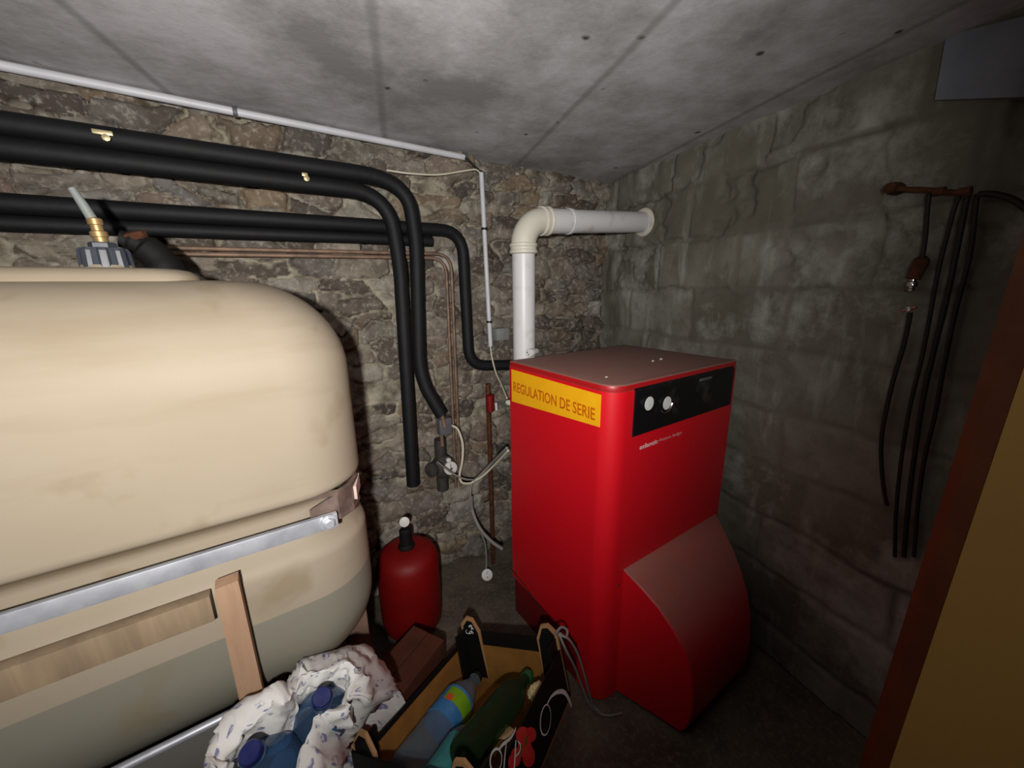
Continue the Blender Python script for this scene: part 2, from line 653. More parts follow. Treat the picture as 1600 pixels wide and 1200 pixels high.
# ------------------------------------------------------------------ setting
rng = np.random.default_rng(7)
YB = 1.33                                           # face of the rubble wall
CEIL = 1.612
RW_C = Vector((1.433, YB, 0.0))                     # corner of the two walls
RW_A = math.radians(77.6)
RW_D = -Vector((math.cos(RW_A), math.sin(RW_A), 0)) # along the block wall towards the viewer
RW_N = Vector((-math.sin(RW_A), math.cos(RW_A), 0)) # into the room


def fbm(X, Y, seed, octaves, base):
    """value noise on arrays"""
    r = np.random.default_rng(seed)
    out = np.zeros_like(X)
    amp, tot = 1.0, 0.0
    for o in range(octaves):
        f = base * 2 ** o
        tab = r.random((256, 256))
        x, y = X * f + 1000, Y * f + 1000
        xi, yi = np.floor(x).astype(int), np.floor(y).astype(int)
        fx, fy = x - xi, y - yi
        fx, fy = fx * fx * (3 - 2 * fx), fy * fy * (3 - 2 * fy)
        g = lambda a, b: tab[a % 256, b % 256]
        out += amp * ((g(xi, yi) * (1 - fx) + g(xi + 1, yi) * fx) * (1 - fy) + (g(xi, yi + 1) * (1 - fx) + g(xi + 1, yi + 1) * fx) * fy)
        tot += amp
        amp *= 0.5
    return out / tot


def relief(name, origin, u, n, U, V, disp, cell, mortar, mat, thick=0.12):
    nu, nv = U.shape
    o, u, n = np.array(origin), np.array(u), np.array(n)
    P = o + U[..., None] * u + V[..., None] * np.array((0, 0, 1.0)) + disp[..., None] * n
    verts = P.reshape(-1, 3)
    idx = np.arange(nu * nv).reshape(nu, nv)
    faces = np.stack([idx[:-1, :-1], idx[1:, :-1], idx[1:, 1:], idx[:-1, 1:]], -1).reshape(-1, 4)
    # closed back
    corners = [(0, 0), (nu - 1, 0), (nu - 1, nv - 1), (0, nv - 1)]
    back = np.array([o + U[c] * u + V[c] * np.array((0, 0, 1.0)) - thick * n for c in corners])
    me = bpy.data.meshes.new(name)
    allv = np.concatenate([verts, back])
    b = nu * nv
    pl = faces.tolist()
    pl.append([b + 3, b + 2, b + 1, b])
    pl.append([b, b + 1] + idx[::-1, 0].tolist())
    pl.append([b + 1, b + 2] + idx[-1, ::-1].tolist())
    pl.append([b + 2, b + 3] + idx[:, -1].tolist())
    pl.append([b + 3, b] + idx[0, :].tolist())
    me.from_pydata(allv.tolist(), [], pl)
    for nm, arr in (('cell', cell), ('mortar', mortar)):
        a = me.attributes.new(nm, 'FLOAT', 'POINT')
        a.data.foreach_set('value', np.concatenate([arr.ravel(), np.zeros(4)]).astype(np.float32))
    me.polygons.foreach_set('use_smooth', [True] * len(me.polygons))
    me.update()
    return tag(link(name, me, None, (mat,)), kind='structure')


def rubble_wall():
    x0, x1, z1 = -0.75, 1.50, CEIL + 0.03
    st = 0.0065
    us, vs = np.arange(0, x1 - x0, st), np.arange(0, z1, st)
    U, V = np.meshgrid(us, vs, indexing='ij')
    # rows of flat stones of uneven length
    seeds, tone, hgt = [], [], []
    z = -0.03
    while z < z1 + 0.1:
        h = rng.uniform(0.036, 0.092)
        x = -0.1 + rng.uniform(0, 0.1)
        while x < x1 - x0 + 0.1:
            w = rng.uniform(0.07, 0.21) * (1.0 if h > 0.055 else 0.8)
            seeds.append((x + w / 2, z + h / 2 + rng.normal(0, 0.012)))
            tone.append(rng.random())
            hgt.append(rng.normal(0, 1))
            x += w
        z += h
    seeds, tone, hgt = np.array(seeds), np.array(tone), np.array(hgt)
    wx = U + (fbm(U, V, 1, 4, 8) - .5) * 0.13
    wz = V + (fbm(U, V, 2, 4, 8) - .5) * 0.085
    F1 = np.full(U.shape, 9.0)
    F2 = np.full(U.shape, 9.0)
    I = np.zeros(U.shape, int)
    for k, (sx, sz) in enumerate(seeds):
        d = ((wx - sx) * 0.50) ** 2 + ((wz - sz) * 1.0) ** 2
        m1 = d < F1
        F2 = np.where(m1, F1, np.minimum(F2, d))
        I[m1] = k
        F1 = np.where(m1, d, F1)
    e = np.sqrt(F2) - np.sqrt(F1)
    e = e + (fbm(U, V, 8, 3, 30) - .5) * 0.016
    face = np.clip(e / 0.011, 0, 1)
    face = face * face * (3 - 2 * face)
    tilt = np.sin(np.arange(len(seeds)) * 12.9898)[I] * (wx - seeds[I, 0]) * 0.10 + np.cos(np.arange(len(seeds)) * 78.233)[I] * (wz - seeds[I, 1]) * 0.25
    disp = (face - 1) * 0.032 + face * (np.clip(hgt[I], -1.6, 1.6) * 0.010 + tilt) + (fbm(U, V, 3, 6, 9) - .5) * 0.044 + (fbm(U, V, 31, 4, 45) - .5) * 0.012
    mort_lvl = -0.019 + (fbm(U, V, 5, 4, 5) - .5) * 0.045
    mortar = np.clip((mort_lvl - disp) / 0.006, 0, 1)
    disp = np.maximum(disp, mort_lvl - 0.012) - 0.012
    relief('wall_back', (x0, YB, 0), (1, 0, 0), (0, -1, 0), U, V, disp, tone[I], mortar, M['stone'])


def block_wall():
    L, z1 = 2.75, CEIL + 0.03
    st = 0.0075
    us, vs = np.arange(-0.03, L, st), np.arange(0, z1, st)
    U, V = np.meshgrid(us, vs, indexing='ij')
    wu = U + (fbm(U, V, 11, 3, 7) - .5) * 0.035
    wv = V + (fbm(U, V, 12, 3, 7) - .5) * 0.028
    hc, lc = 0.172, 0.345
    r = (wv - 0.108) / hc
    ri = np.floor(r)
    uo = wu / lc + np.where(ri.astype(int) % 2 == 0, 0.0, 0.5) + 0.13 * np.sin(ri * 3.7)
    ui = np.floor(uo)
    fr, fu = r - ri, uo - ui
    e = np.minimum(np.minimum(fr, 1 - fr) * hc, np.minimum(fu, 1 - fu) * lc)
    h = np.sin(ri * 127.1 + ui * 311.7) * 43758.5453
    h = h - np.floor(h)
    h2 = np.sin(ri * 269.5 + ui * 183.3) * 43758.5453
    h2 = h2 - np.floor(h2)
    joint = 1 - np.clip((e - 0.003) / 0.010, 0, 1)
    smear = np.clip((fbm(U, V, 13, 4, 4) - 0.44) / 0.1, 0, 1)      # joints smeared over with mortar
    upper = np.clip((V - 1.10) / 0.12, 0, 1)
    deep = joint * (1 - smear * 0.85) * (0.005 + 0.008 * upper)
    # chipped and set-back blocks of the upper courses
    chip = np.clip((fbm(U, V, 14, 4, 9) - 0.56) / 0.06, 0, 1) * upper * 0.012
    disp = (h - .5) * (0.006 + 0.016 * upper) - deep - chip + (fbm(U, V, 15, 6, 6) - .5) * 0.022 - 0.008
    relief('wall_right', RW_C, RW_D, RW_N, U, V, disp, h2, joint * (0.4 + 0.6 * smear), M['block'])


rubble_wall()
block_wall()

m = MB()
m.box((-1.6, -1.35, -0.1), (1.8, YB + 0.14, 0.0))
fl = tag(m.build('floor', M['floor'], smooth=False), kind='structure')
m = MB()
m.box((-1.6, -1.35, CEIL), (1.8, YB + 0.14, CEIL + 0.1))
ce = tag(m.build('ceiling', M['ceiling'], smooth=False), kind='structure')
m = MB()
m.box((-1.55, -1.3, 0.0), (-1.45, YB + 0.12, CEIL))
tag(m.build('wall_left', M['block'], smooth=False), kind='structure')
m = MB()
m.box((-1.55, -1.35, 0.0), (1.75, -1.25, CEIL))
tag(m.build('wall_front', M['block'], smooth=False), kind='structure')
m = MB()
m.box((-1.5, YB + 0.0, 0.0), (-0.74, YB + 0.12, CEIL))
tag(m.build('wall_back_end', M['block'], smooth=False), kind='structure')

# ------------------------------------------------------------------ boiler
BX0, BX1, BY0, BY1, BH = 0.661, 1.211, 0.569, 0.996, 0.935


def rounded_rect(x0, x1, y0, y1, radii, n=8):
    """radii for corners (x0,y0) (x1,y0) (x1,y1) (x0,y1)"""
    pts = []
    for (cx, cy, a0), r in zip(((x0, y0, 180), (x1, y0, 270), (x1, y1, 0), (x0, y1, 90)), radii):
        sx, sy = (1 if cx == x0 else -1), (1 if cy == y0 else -1)
        if r <= 0:
            pts.append((cx, cy))
            continue
        for k in range(n + 1):
            a = math.radians(a0 + 90 * k / n)
            pts.append((cx + sx * r + r * math.cos(a), cy + sy * r + r * math.sin(a)))
    return pts


def loft(m, rings, cap0=True, cap1=True):
    vs = [[m.bm.verts.new(p) for p in r] for r in rings]
    n = len(vs[0])
    for a, b in zip(vs[:-1], vs[1:]):
        for k in range(n):
            m.face((a[k], a[(k + 1) % n], b[(k + 1) % n], b[k]))
    if cap0:
        m.face(list(reversed(vs[0])))
    if cap1:
        m.face(vs[-1])


boiler = thing('heating_boiler', 'tall red floor standing oil boiler with black control panel, yellow sticker and sloping burner hood',
               'boiler', (0.936, 0.78, 0))
m = MB()
rr = rounded_rect(BX0, BX1, BY0, BY1, (0.05, 0.012, 0.006, 0.006))
loft(m, [[(x, y, 0.145) for x, y in rr], [(x, y, 0.918) for x, y in rr]])
# front wrap runs down to the floor
rf = rounded_rect(BX0 + 0.0005, BX1 - 0.0005, BY0, 0.66, (0.05, 0.012, 0.004, 0.004))
loft(m, [[(x, y, 0.004) for x, y in rf], [(x, y, 0.146) for x, y in rf]])
m.build('casing', M['red'], boiler, sharp=35)
m = MB()
m.box((BX0 + 0.004, 0.655, 0), (BX1 - 0.004, BY1 - 0.012, 0.1445), 0.003)
m.build('plinth', M['plinth'], boiler, label='dark red plinth below the side panel')
m = MB()
rings = []
for z, ins in ((0.9185, 0.002), (0.931, 0.0008), (0.934, 0.002), (0.935, 0.005)):
    rings.append([(x, y, z) for x, y in rounded_rect(BX0 + ins, BX1 - ins, BY0 + ins, BY1 - ins, (0.05, 0.012, 0.006, 0.006))])
loft(m, rings)
m.build('lid', M['red_lid'], boiler, sharp=50, label='dusty brownish red lid')
m = MB()
# black panel with chamfered upper edge
pr_ = [(BY0 + 0.004, 0.799), (BY0 - 0.004, 0.801), (BY0 - 0.004, 0.912), (BY0 + 0.010, 0.9335), (BY0 + 0.016, 0.9352), (BY0 + 0.016, 0.9)]
m.prism([(0.733, y, z) for y, z in pr_], (0.452, 0, 0))
panel = m.build('control_panel', M['panel'], boiler, smooth=False, label='black control panel along the top of the front')
for gx, gz, ring in ((0.778, 0.879, False), (0.851, 0.867, True)):
    m = MB()
    c = Vector((gx, BY0 - 0.004, gz))
    m.mi = 0
    m.lathe(c, (0, -1, 0), [(0.023, -0.003), (0.023, 0.004), (0.0185, 0.006), (0.0178, 0.004), (0.0005, 0.004)], 32)
    m.mi = 1
    m.lathe(c + Vector((0, -0.0045, 0)), (0, -1, 0), [(0.0175, 0), (0.0172, 0.0015), (0.0005, 0.002)], 32)
    if ring:
        m.mi = 2
        pts = [c + Vector((math.cos(a) * 0.0255, -0.004, math.sin(a) * 0.0255)) for a in np.linspace(math.radians(200), math.radians(350), 16)]
        m.tube(pts, 0.0022, 6)
    m.build('gauge', [M['black'], M['dial'], M['chrome']], panel, label='round white dial' + (' with a bright ring below' if ring else ''))
m = MB()
m.box((1.0, BY0 - 0.006, 0.90), (1.06, BY0 - 0.0035, 0.908), 0.001)
m.build('panel_label', M['grey_box'], panel)
# hood over the burner
m = MB()
prof = [(0.572, 0.424), (0.566, 0.421), (0.520, 0.392), (0.476, 0.358), (0.440, 0.318), (0.410, 0.272), (0.390, 0.220), (0.379, 0.150), (0.376, 0.085),
        (0.384, 0.035), (0.396, 0.012), (0.44, 0.012), (0.572, 0.012)]
rings = []
for fx, off in ((0, 0.004), (0, 0.0), (1, 0.0), (1, 0.004)):
    ring = []
    for i, (y, z) in enumerate(prof):
        t = BY0 - y
        if fx == 0:
            x = 0.735 + 0.3 * t
        else:
            x = 1.190 - 0.52 * t
        k = 0.0 if i in (0, len(prof) - 1) else off
        if off == 0.0:
            x = x + (0.004 if fx == 0 else -0.004)
        cy, cz = 0.5, 0.15
        ln = math.hypot(y - cy, z - cz)
        ring.append((x, y - (y - cy) / ln * k, max(z - (z - cz) / ln * k, 0.010)))
    rings.append(ring)
loft(m, rings)
hood = m.build('burner_hood', M['red'], boiler, sharp=25, label='sloping burner hood with a dusty top')
# sticker
m = MB()
m.prism([(BX0 - 0.0002, 0.980, 0.806), (BX0 - 0.0002, 0.606, 0.830), (BX0 - 0.0002, 0.606, 0.910), (BX0 - 0.0002, 0.980, 0.910)], (-0.0010, 0, 0))
st = m.build('sticker', M['sticker'], boiler, smooth=False, label='yellow sticker reading REGULATION DE SERIE')
me = text_mesh('REGULATION DE SERIE', 0.346, 0.031, (BX0 - 0.0013, 0.968, 0.842), (0, -1, 0), (0, 0.03, 1), (-1, 0, 0))
add_text('lettering', me, M['sticker_text'], st)
me = text_mesh('atlantic', 0.074, 0.0125, (0.766, BY0 - 0.0004, 0.758), (1, 0, 0), (0, 0, 1), (0, -1, 0), shear=0.1)
add_text('lettering', me, M['logo'], boiler, 'pale maker name')
me = text_mesh('franco belge', 0.098, 0.0115, (0.846, BY0 - 0.0004, 0.7575), (1, 0, 0), (0, 0, 1), (0, -1, 0), shear=0.1)
add_text('lettering', me, M['logo_thin'], boiler, 'thin pink second half of the maker name')
m = MB()
m.lathe((0.716, BY0 - 0.001, 0.385), (0, -1, 0), [(0.004, 0), (0.0035, 0.003), (0.0005, 0.004)], 10)
m.build('screw', M['plinth'], boiler)

# things lying on the lid
plug = thing('cable_plug', 'small white three-hole plug lying at the rear left of the boiler lid', 'plug', (0.80, 0.985, BH))
c = at_z(826, 552, BH + 0.0132)
ax = Vector((0.90, 0.30, 0.02)).normalized()
m = MB()
m.lathe(c, ax, [(0.0005, 0), (0.0125, 0.0), (0.0138, 0.002), (0.0138, 0.020), (0.0105, 0.028), (0.0105, 0.044), (0.007, 0.050), (0.0005, 0.050)], 20)
plug.location = (c.x, c.y, BH)
m.build('body', M['white_pvc'], plug)
for dx, dz in ((-0.0045, 0.003), (0.0045, 0.003), (0.0, -0.0045)):
    m = MB()
    p = c + RIGHT * dx + Vector((0, 0, dz)) - ax * 0.0002
    m.lathe(p, -ax, [(0.0019, -0.001), (0.0019, 0.0006), (0.0004, 0.0006)], 8)
    m.build('pin_hole', M['black'], plug)


def crumb(px, py, z0, r, label, mat='crumb'):
    c = at_z(px, py, z0 + r * 0.5)
    m = MB()
    bmesh.ops.create_icosphere(m.bm, subdivisions=2, radius=r)
    for v in m.bm.verts:
        v.co = v.co * (0.75 + 0.5 * noise.noise(v.co * 160 + Vector((px, py, 0))))
        v.co = Vector((v.co.x * 1.3, v.co.y, max(v.co.z * 0.6, -r * 0.45))) + c
    tag(m.build('plaster_crumb', M[mat]), label, 'crumb', 'plaster crumbs on the boiler lid')


crumb(1033, 561, BH, 0.0065, 'larger white plaster crumb lying in the middle of the dusty boiler lid')
crumb(1020, 564, BH, 0.0050, 'smaller flat grey crumb just left of the white one on the boiler lid')
crumb(948, 589, BH, 0.0045, 'small pale crumb near the front left edge of the boiler lid')

# ------------------------------------------------------------------ flue
flue = thing('flue_pipe', 'white flue pipe rising behind the boiler and elbowing into the block wall', 'flue pipe', (0.79, 1.09, 0.62))
FX, FY, FZ = 0.789, 1.09, 1.366
ER = 0.075
P_end = Vector((1.378, 1.075, 1.404))
hd = (P_end - Vector((FX, FY, FZ))).normalized()
m = MB()
m.tube([(FX, FY, 0.62), (FX, FY, FZ - ER - 0.01)], 0.0385, 32)
m.build('vertical_pipe', M['flue'], flue)
m = MB()
pts = []
for k in range(13):
    a = math.pi / 2 * k / 12
    pts.append(Vector((FX, FY, FZ - ER)) + hd * (ER * (1 - math.cos(a))) + Vector((0, 0, ER * math.sin(a))))
m.tube(pts, 0.0415, 32)
m.build('elbow', M['cream'], flue, sharp=60)
for p, d in ((Vector((FX, FY, FZ - ER)), Vector((0, 0, -1))), (Vector((FX, FY, FZ)) + hd * ER, hd)):
    m = MB()
    m.lathe(p - d * 0.006, d, [(0.0425, 0), (0.0465, 0.002), (0.0465, 0.010), (0.0435, 0.013), (0.0435, 0.020), (0.0465, 0.023), (0.0465, 0.031), (0.0400, 0.034)], 32)
    m.build('collar', M['cream'], flue)
m = MB()
s = Vector((FX, FY, FZ)) + hd * (ER + 0.02)
m.lathe(s, hd, [(0.040, 0), (0.0405, 0.09), (0.043, 0.092), (0.043, 0.104), (0.0405, 0.106)], 32)
m.build('coupling', M['flue'], flue)
m = MB()
m.tube([s + hd * 0.10, P_end + hd * 0.03], 0.0385, 32)
m.build('horizontal_pipe', M['flue'], flue)
m = MB()
rp = P_end - hd * 0.012
wn = (hd * 0.55 - RW_N * 0.45).normalized()
m.lathe(rp, wn, [(0.040, 0), (0.052, 0.002), (0.054, 0.006), (0.052, 0.010), (0.040, 0.014)], 32)
m.build('wall_rosette', M['cream'], flue)

# ------------------------------------------------------------------ oil tank
tank = thing('oil_tank', 'large cream plastic heating oil tank filling the left of the cellar', 'oil tank', (-0.45, 0.99, 0))
TX0, TX1, TY0, TY1 = -1.38, 0.158, 0.722, 1.272
ZT, ZB, RT, RB = 1.176, 0.335, 0.165, 0.19


def tank_inset(z):
    i = 0.0
    if z > ZT - RT:
        d = z - (ZT - RT)
        i = RT - math.sqrt(max(RT * RT - d * d, 0))
    if z < ZB + RB:
        d = (ZB + RB) - z
        i = RB - math.sqrt(max(RB * RB - d * d, 0))
    if 0.67 < z < 0.795:
        t = min((0.795 - z) / 0.022, (z - 0.67) / 0.055, 1)
        i += 0.034 * t * t * (3 - 2 * t)
    return i


m = MB()
rings = []
zs = [ZT - RT * (1 - math.sin(a)) for a in np.linspace(0, math.pi / 2, 16)]
zl = [ZB + RB * (1 - math.cos(a)) for a in np.linspace(0, math.pi / 2, 14)]
levels = zl + list(np.linspace(ZB + RB, ZT - RT, 60))[1:-1] + zs
for z in levels:
    i = tank_inset(z)
    r = max(0.125 - i * 0.35, 0.03)
    rings.append([(x, y, z) for x, y in rounded_rect(TX0 + i, TX1 - i, TY0 + i, TY1 - i, (r, r, r, r), 10)])
loft(m, rings)
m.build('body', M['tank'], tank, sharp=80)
m = MB()
rings = []
for z, i in ((ZT - 0.012, 0.0), (ZT + 0.006, 0.004), (ZT + 0.016, 0.016), (ZT + 0.020, 0.034)):
    rings.append([(x, y, z) for x, y in rounded_rect(-0.98 + i, -0.055 - i, 0.86 + i, 1.14 - i, (0.05,) * 4, 8)])
loft(m, rings)
m.build('top_plateau', M['tank'], tank, sharp=80)
# moulded foot under the right end
m = MB()
m.box((0.098, 0.925, 0.0), (0.152, 0.990, 0.395), 0.008)
m.build('foot', M['foot'], tank, label='brownish foot under the right end')
capc = Vector((-0.190, 1.0, ZT + 0.012))
m = MB()
m.lathe(capc, (0, 0, 1), [(0.042, 0), (0.042, 0.008), (0.036, 0.012), (0.034, 0.016)], 32)
m.build('filler_neck', M['tank'], tank)
m = MB()
seg = 48
rings = []
for z, r in ((0.008, 0.034), (0.010, 0.036), (0.040, 0.034), (0.045, 0.031)):
    ring = []
    for k in range(seg):
        a = 2 * math.pi * k / seg
        rr_ = r - (0.0035 if (k // 3) % 2 else 0)
        ring.append(capc + Vector((math.cos(a) * rr_, math.sin(a) * rr_, z)))
    rings.append(ring)
loft(m, rings)
m.lathe(capc + Vector((0, 0, 0.044)), (0, 0, 1), [(0.019, 0), (0.019, 0.009), (0.016, 0.011), (0.001, 0.011)], 6)
cap = m.build('filler_cap', M['cap'], tank, sharp=20)
m = MB()
m.lathe(capc + Vector((0, 0, 0.053)), (-0.06, 0.0, 1), [(0.010, 0), (0.010, 0.010), (0.012, 0.011), (0.012, 0.019), (0.0085, 0.021), (0.0085, 0.030), (0.0105, 0.031), (0.0105, 0.040), (0.007, 0.042)], 12)
m.build('brass_stem', M['brass'], cap)
m = MB()
b0 = capc + Vector((-0.005, 0, 0.094))
m.tube([b0, b0 + Vector((-0.006, 0, 0.020)), b0 + Vector((-0.015, 0, 0.046))], [0.0075, 0.007, 0.0055], 12)
m.build('pipe_stub', M['light_grey'], cap)
# black oil take-off elbow behind the cap
m = MB()
e0 = Vector((-0.135, 1.045, ZT + 0.010))
m.tube(smooth_path([e0 + Vector((0.022, 0, 0)), e0 + Vector((0.010, 0.005, 0.035)), e0 + Vector((-0.016, 0.01, 0.062)), e0 + Vector((-0.040, 0.01, 0.070))], 5), [0.030] * 4 + [0.027] * 5 + [0.020] * 4 + [0.016] * 3, 16)
m.build('take_off_elbow', M['black_matt'], tank)
m = MB()
m.lathe(e0 + Vector((-0.014, 0.008, 0.066)), (-0.35, 0, 1), [(0.016, 0), (0.019, 0.004), (0.019, 0.014), (0.010, 0.018), (0.0005, 0.018)], 8)
m.build('rusty_nut', M['rust'], tank)

# bracing bar in the groove round the tank
brace = thing('tank_brace', 'bright zinc bar braced along the groove of the oil tank', 'brace', (-0.4, 0.70, 0.74))
m = MB()
m.box((-1.36, 0.706, 0.732), (0.086, 0.716, 0.760), 0.002)
m.box((-1.36, 0.716, 0.732), (0.086, 0.726, 0.736), 0.001)
m.build('flat_bar', M['zinc'], brace)
m = MB()
bc = Vector((0.070, 0.706, 0.747))
m.lathe(bc, (0, -1, 0), [(0.015, 0), (0.015, 0.002), (0.0105, 0.003), (0.0105, 0.010), (0.008, 0.012), (0.0005, 0.012)], 6)
m.lathe(bc, (0, -1, 0), [(0.015, -0.001), (0.015, 0.0025), (0.0005, 0.0025)], 20)
m.build('bolt', M['zinc'], brace)
m = MB()
outl = [(0.045, 0.738), (0.094, 0.730), (0.118, 0.745), (0.136, 0.780), (0.141, 0.840), (0.141, 0.98)]
inn = [(x, y) for x, y in outl]
a = []
for x, y in outl:
    a.append((x, y, 0.740))
b = [(x, y, 0.788 if i > 0 else 0.765) for i, (x, y) in enumerate(outl)]
for i in range(len(outl) - 1):
    d = Vector((outl[i + 1][1] - outl[i][1], -(outl[i + 1][0] - outl[i][0]), 0)).normalized() * 0.004
    m.prism([a[i], a[i + 1], b[i + 1], b[i]], d)
for z in (0.738, 0.788):
    m.tube([(x, y, z) for x, y in outl], 0.006, 6)
m.build('corner_bracket', M['brown_steel'], brace, smooth=False, label='brown steel bracket wrapping the corner')
m = MB()
p0 = at_y(540, 772, 0.765)
m.prism([Vector((0.126, 0.752, 0.752)), Vector((0.143, 0.800, 0.754)), Vector((0.143, 0.800, 0.784)), Vector((0.126, 0.752, 0.780))], (0.005, -0.003, 0))
m.build('tape_patch', M['pink_tape'], brace, smooth=False)

# steel tray the tank stands in
tray = thing('tank_tray', 'dull grey steel tray with a paler rim under the oil tank', 'tray', (-0.6, 0.95, 0))
m = MB()
m.box((-1.40, 0.745, 0.0), (-0.10, 1.25, 0.337), 0.004)
m.build('base', M['tray'], tray)
m = MB()
m.box((-1.40, 0.722, 0.0), (-0.10, 0.728, 0.428), 0.001)
m.build('front_sheet', M['tray'], tray)
m = MB()
m.tube([(-1.40, 0.723, 0.428), (-0.10, 0.723, 0.428)], 0.0075, 12)
m.build('rolled_rim', M['zinc'], tray)

wstick = thing('wooden_prop', 'light wooden batten standing upright against the lower front of the oil tank', 'wooden batten', (-0.09, 0.70, 0))
m = MB()
m.prism([(-0.103, 0.688, 0.703), (-0.072, 0.686, 0.706), (-0.068, 0.684, 0.0), (-0.108, 0.686, 0.0)], (0, 0.026, 0))
m.build('batten', M['wood'], wstick, smooth=False)
m = MB()
m.box((-1.1, 0.697, 0.642), (-0.112, 0.719, 0.688), 0.002)
wb = m.build('wooden_rail', M['wood_h'])
tag(wb, 'horizontal weathered board lying across the lower front of the oil tank', 'board')

# ------------------------------------------------------------------ pipes on the rubble wall
PY = YB - 0.080


def pipe(name, pts, r, fil, label, mat='foam', cat='pipe', seg=16, group=None):
    m = MB()
    m.tube(fillet_path(pts, fil), r, seg)
    return tag(m.build(name, M[mat], sharp=60), label, cat, group)


def W(px, py, y):
    return at_y(px, py, y)


zo = 1.479
p = pipe('insulated_pipe', [(-1.4, PY, 1.475), (0.466, PY, zo), (W(652, 400, PY).x, PY, 1.30), (W(655, 580, PY).x, PY, 0.86), tuple(W(690, 648, PY - 0.03))],
         0.0226, [0.14, 0.05, 0.09], 'upper black foam insulated pipe bending down on the rubble wall to a grey sensor box', group='black insulated pipes')
m = MB()
ep = W(690, 646, PY - 0.03)
m.tube([ep, ep + Vector((0.008, 0, -0.05))], 0.008, 10)
m.build('bare_end', M['copper'], p)
zi = 1.434
pipe('insulated_pipe', [(-1.4, PY - 0.003, 1.431), (0.404, PY - 0.003, zi), (W(625, 420, PY).x, PY - 0.003, 1.22), (W(645, 757, PY).x, PY - 0.003, W(645, 757, PY).z)],
     0.0222, [0.12, 0.05], 'second black insulated pipe just under the top one, dropping straight to the floor side', group='black insulated pipes')
PB = YB - 0.030
pipe('insulated_pipe', [(-1.4, PB, 1.326), (W(722, 362, PB).x, PB, 1.352), (W(735, 578, PB).x - 0.004, PB, 0.868), (0.90, PB - 0.03, 0.850)],
     0.0208, [0.085, 0.07], 'lower black insulated pipe turning down and then right behind the boiler', group='black insulated pipes')
pipe('insulated_pipe', [(-1.4, PB + 0.004, 1.287), (0.44, PB + 0.004, 1.312), (0.56, PB + 0.004, 1.312)],
     0.0170, [0.03], 'lowest black insulated pipe running level beside the copper pipes', group='black insulated pipes')

# brass pipe hangers
for px, py, yy, lab in ((160, 206, PY - 0.026, 'brass pipe clip on the upper black pipes above the tank cap'),
                        (476, 272, PY - 0.026, 'small brass pipe clip near the bend of the black pipes')):
    c = W(px, py, yy)
    big = px < 300
    t = thing('pipe_clip', lab, 'pipe clip', c, 'pipe clips')
    m = MB()
    w = 0.016 if big else 0.007
    m.box(c + Vector((-w, -0.004, -0.006)), c + Vector((w, 0.004, 0.003)), 0.002)
    m.build('saddle', M['clip'], t)
    m = MB()
    m.lathe(c + Vector((w * 0.3, -0.004, -0.012)), (0, -1, 0), [(0.007, 0), (0.007, 0.006), (0.0005, 0.007)], 8)
    m.build('screw_head', M['clip'], t)

cy = YB - 0.030
for dz, dx, lab in ((0.0, 0.0, 'upper thin copper pipe along the rubble wall'), (-0.014, -0.020, 'lower thin copper pipe along the rubble wall')):
    x1 = W(706, 430, cy).x + dx
    pipe('copper_pipe', [(-0.17, cy, 1.262 + dz), (x1, cy, 1.274 + dz), (x1 - 0.008, cy, 0.38)], 0.0058, 0.06, lab, 'copper', seg=10, group='thin copper pipes')

# white conduits
cond = thing('cable_conduit', 'long white conduit fixed along the top of the rubble wall under the ceiling', 'conduit', (0.2, YB - 0.02, 1.60))
a = W(0, 102, YB - 0.02)
b = W(726, 246, YB - 0.02)
d = (b - a).normalized()
m = MB()
m.tube([a - d * 0.9, b], 0.0095, 16)
m.build('tube', M['conduit'], cond)
for px, py in ((367, 175), (727, 246)):
    c = W(px, py, YB - 0.02)
    m = MB()
    m.tube([c - d * 0.005, c + d * 0.005], 0.0125, 14)
    m.box(c + Vector((-0.004, -0.002, 0.004)), c + Vector((0.004, 0.03, 0.018)))
    m.build('conduit_clip', M['grey_box'], cond)
vc = thing('cable_conduit', 'short white conduit running down the rubble wall left of the flue', 'conduit', W(767, 540, YB - 0.03))
a = W(752, 270, YB - 0.03)
b = W(766.5, 541, YB - 0.03)
m = MB()
m.tube([a, b], 0.0085, 14)
m.build('tube', M['conduit'], vc)
for t in (0.30, 0.845):
    c = a.lerp(b, t)
    m = MB()
    m.tube([c - Vector((0, 0, 0.004)), c + Vector((0, 0, 0.004))], 0.0112, 14)
    m.build('conduit_clip', M['black'], vc)


def cable(pts, r, label, mat, cat='cable', n=8, seg=8, group=None, name='cable'):
    m = MB()
    m.tube(smooth_path(pts, n), r, seg)
    return tag(m.build(name, M[mat], sharp=70), label, cat, group)


yc = YB - 0.03
cable([W(727, 246, yc), W(738, 256, yc), W(750, 268, yc)], 0.004, 'short dark cable joining the two white conduits', 'cable_dark')
cable([W(604, 266, yc), W(640, 271, yc), W(684, 273, yc), W(720, 268, yc), W(742, 265, yc), W(752, 271, yc)], 0.0030,
      'thin white cable from the black pipes to the top of the short conduit', 'cable_white')
cable([W(766, 540, yc), W(769, 560, yc - 0.02), W(775, 583, yc - 0.06), W(783, 600, yc - 0.12), W(792, 622, yc - 0.22)], 0.0030,
      'thin white cable leaving the short conduit towards the boiler side', 'cable_white')
c = W(783, 522, YB - 0.03)
jb = thing('junction_box', 'small grey junction box on the wall beside the flue', 'junction box', c)
m = MB()
m.box(c + Vector((-0.028, -0.015, -0.024)), c + Vector((0.028, 0.03, 0.024)), 0.004)
m.build('box', M['light_grey'], jb)
m = MB()
m.box(c + Vector((-0.024, -0.019, -0.020)), c + Vector((0.012, -0.014, 0.020)), 0.003)
m.build('cover', M['light_grey'], jb)

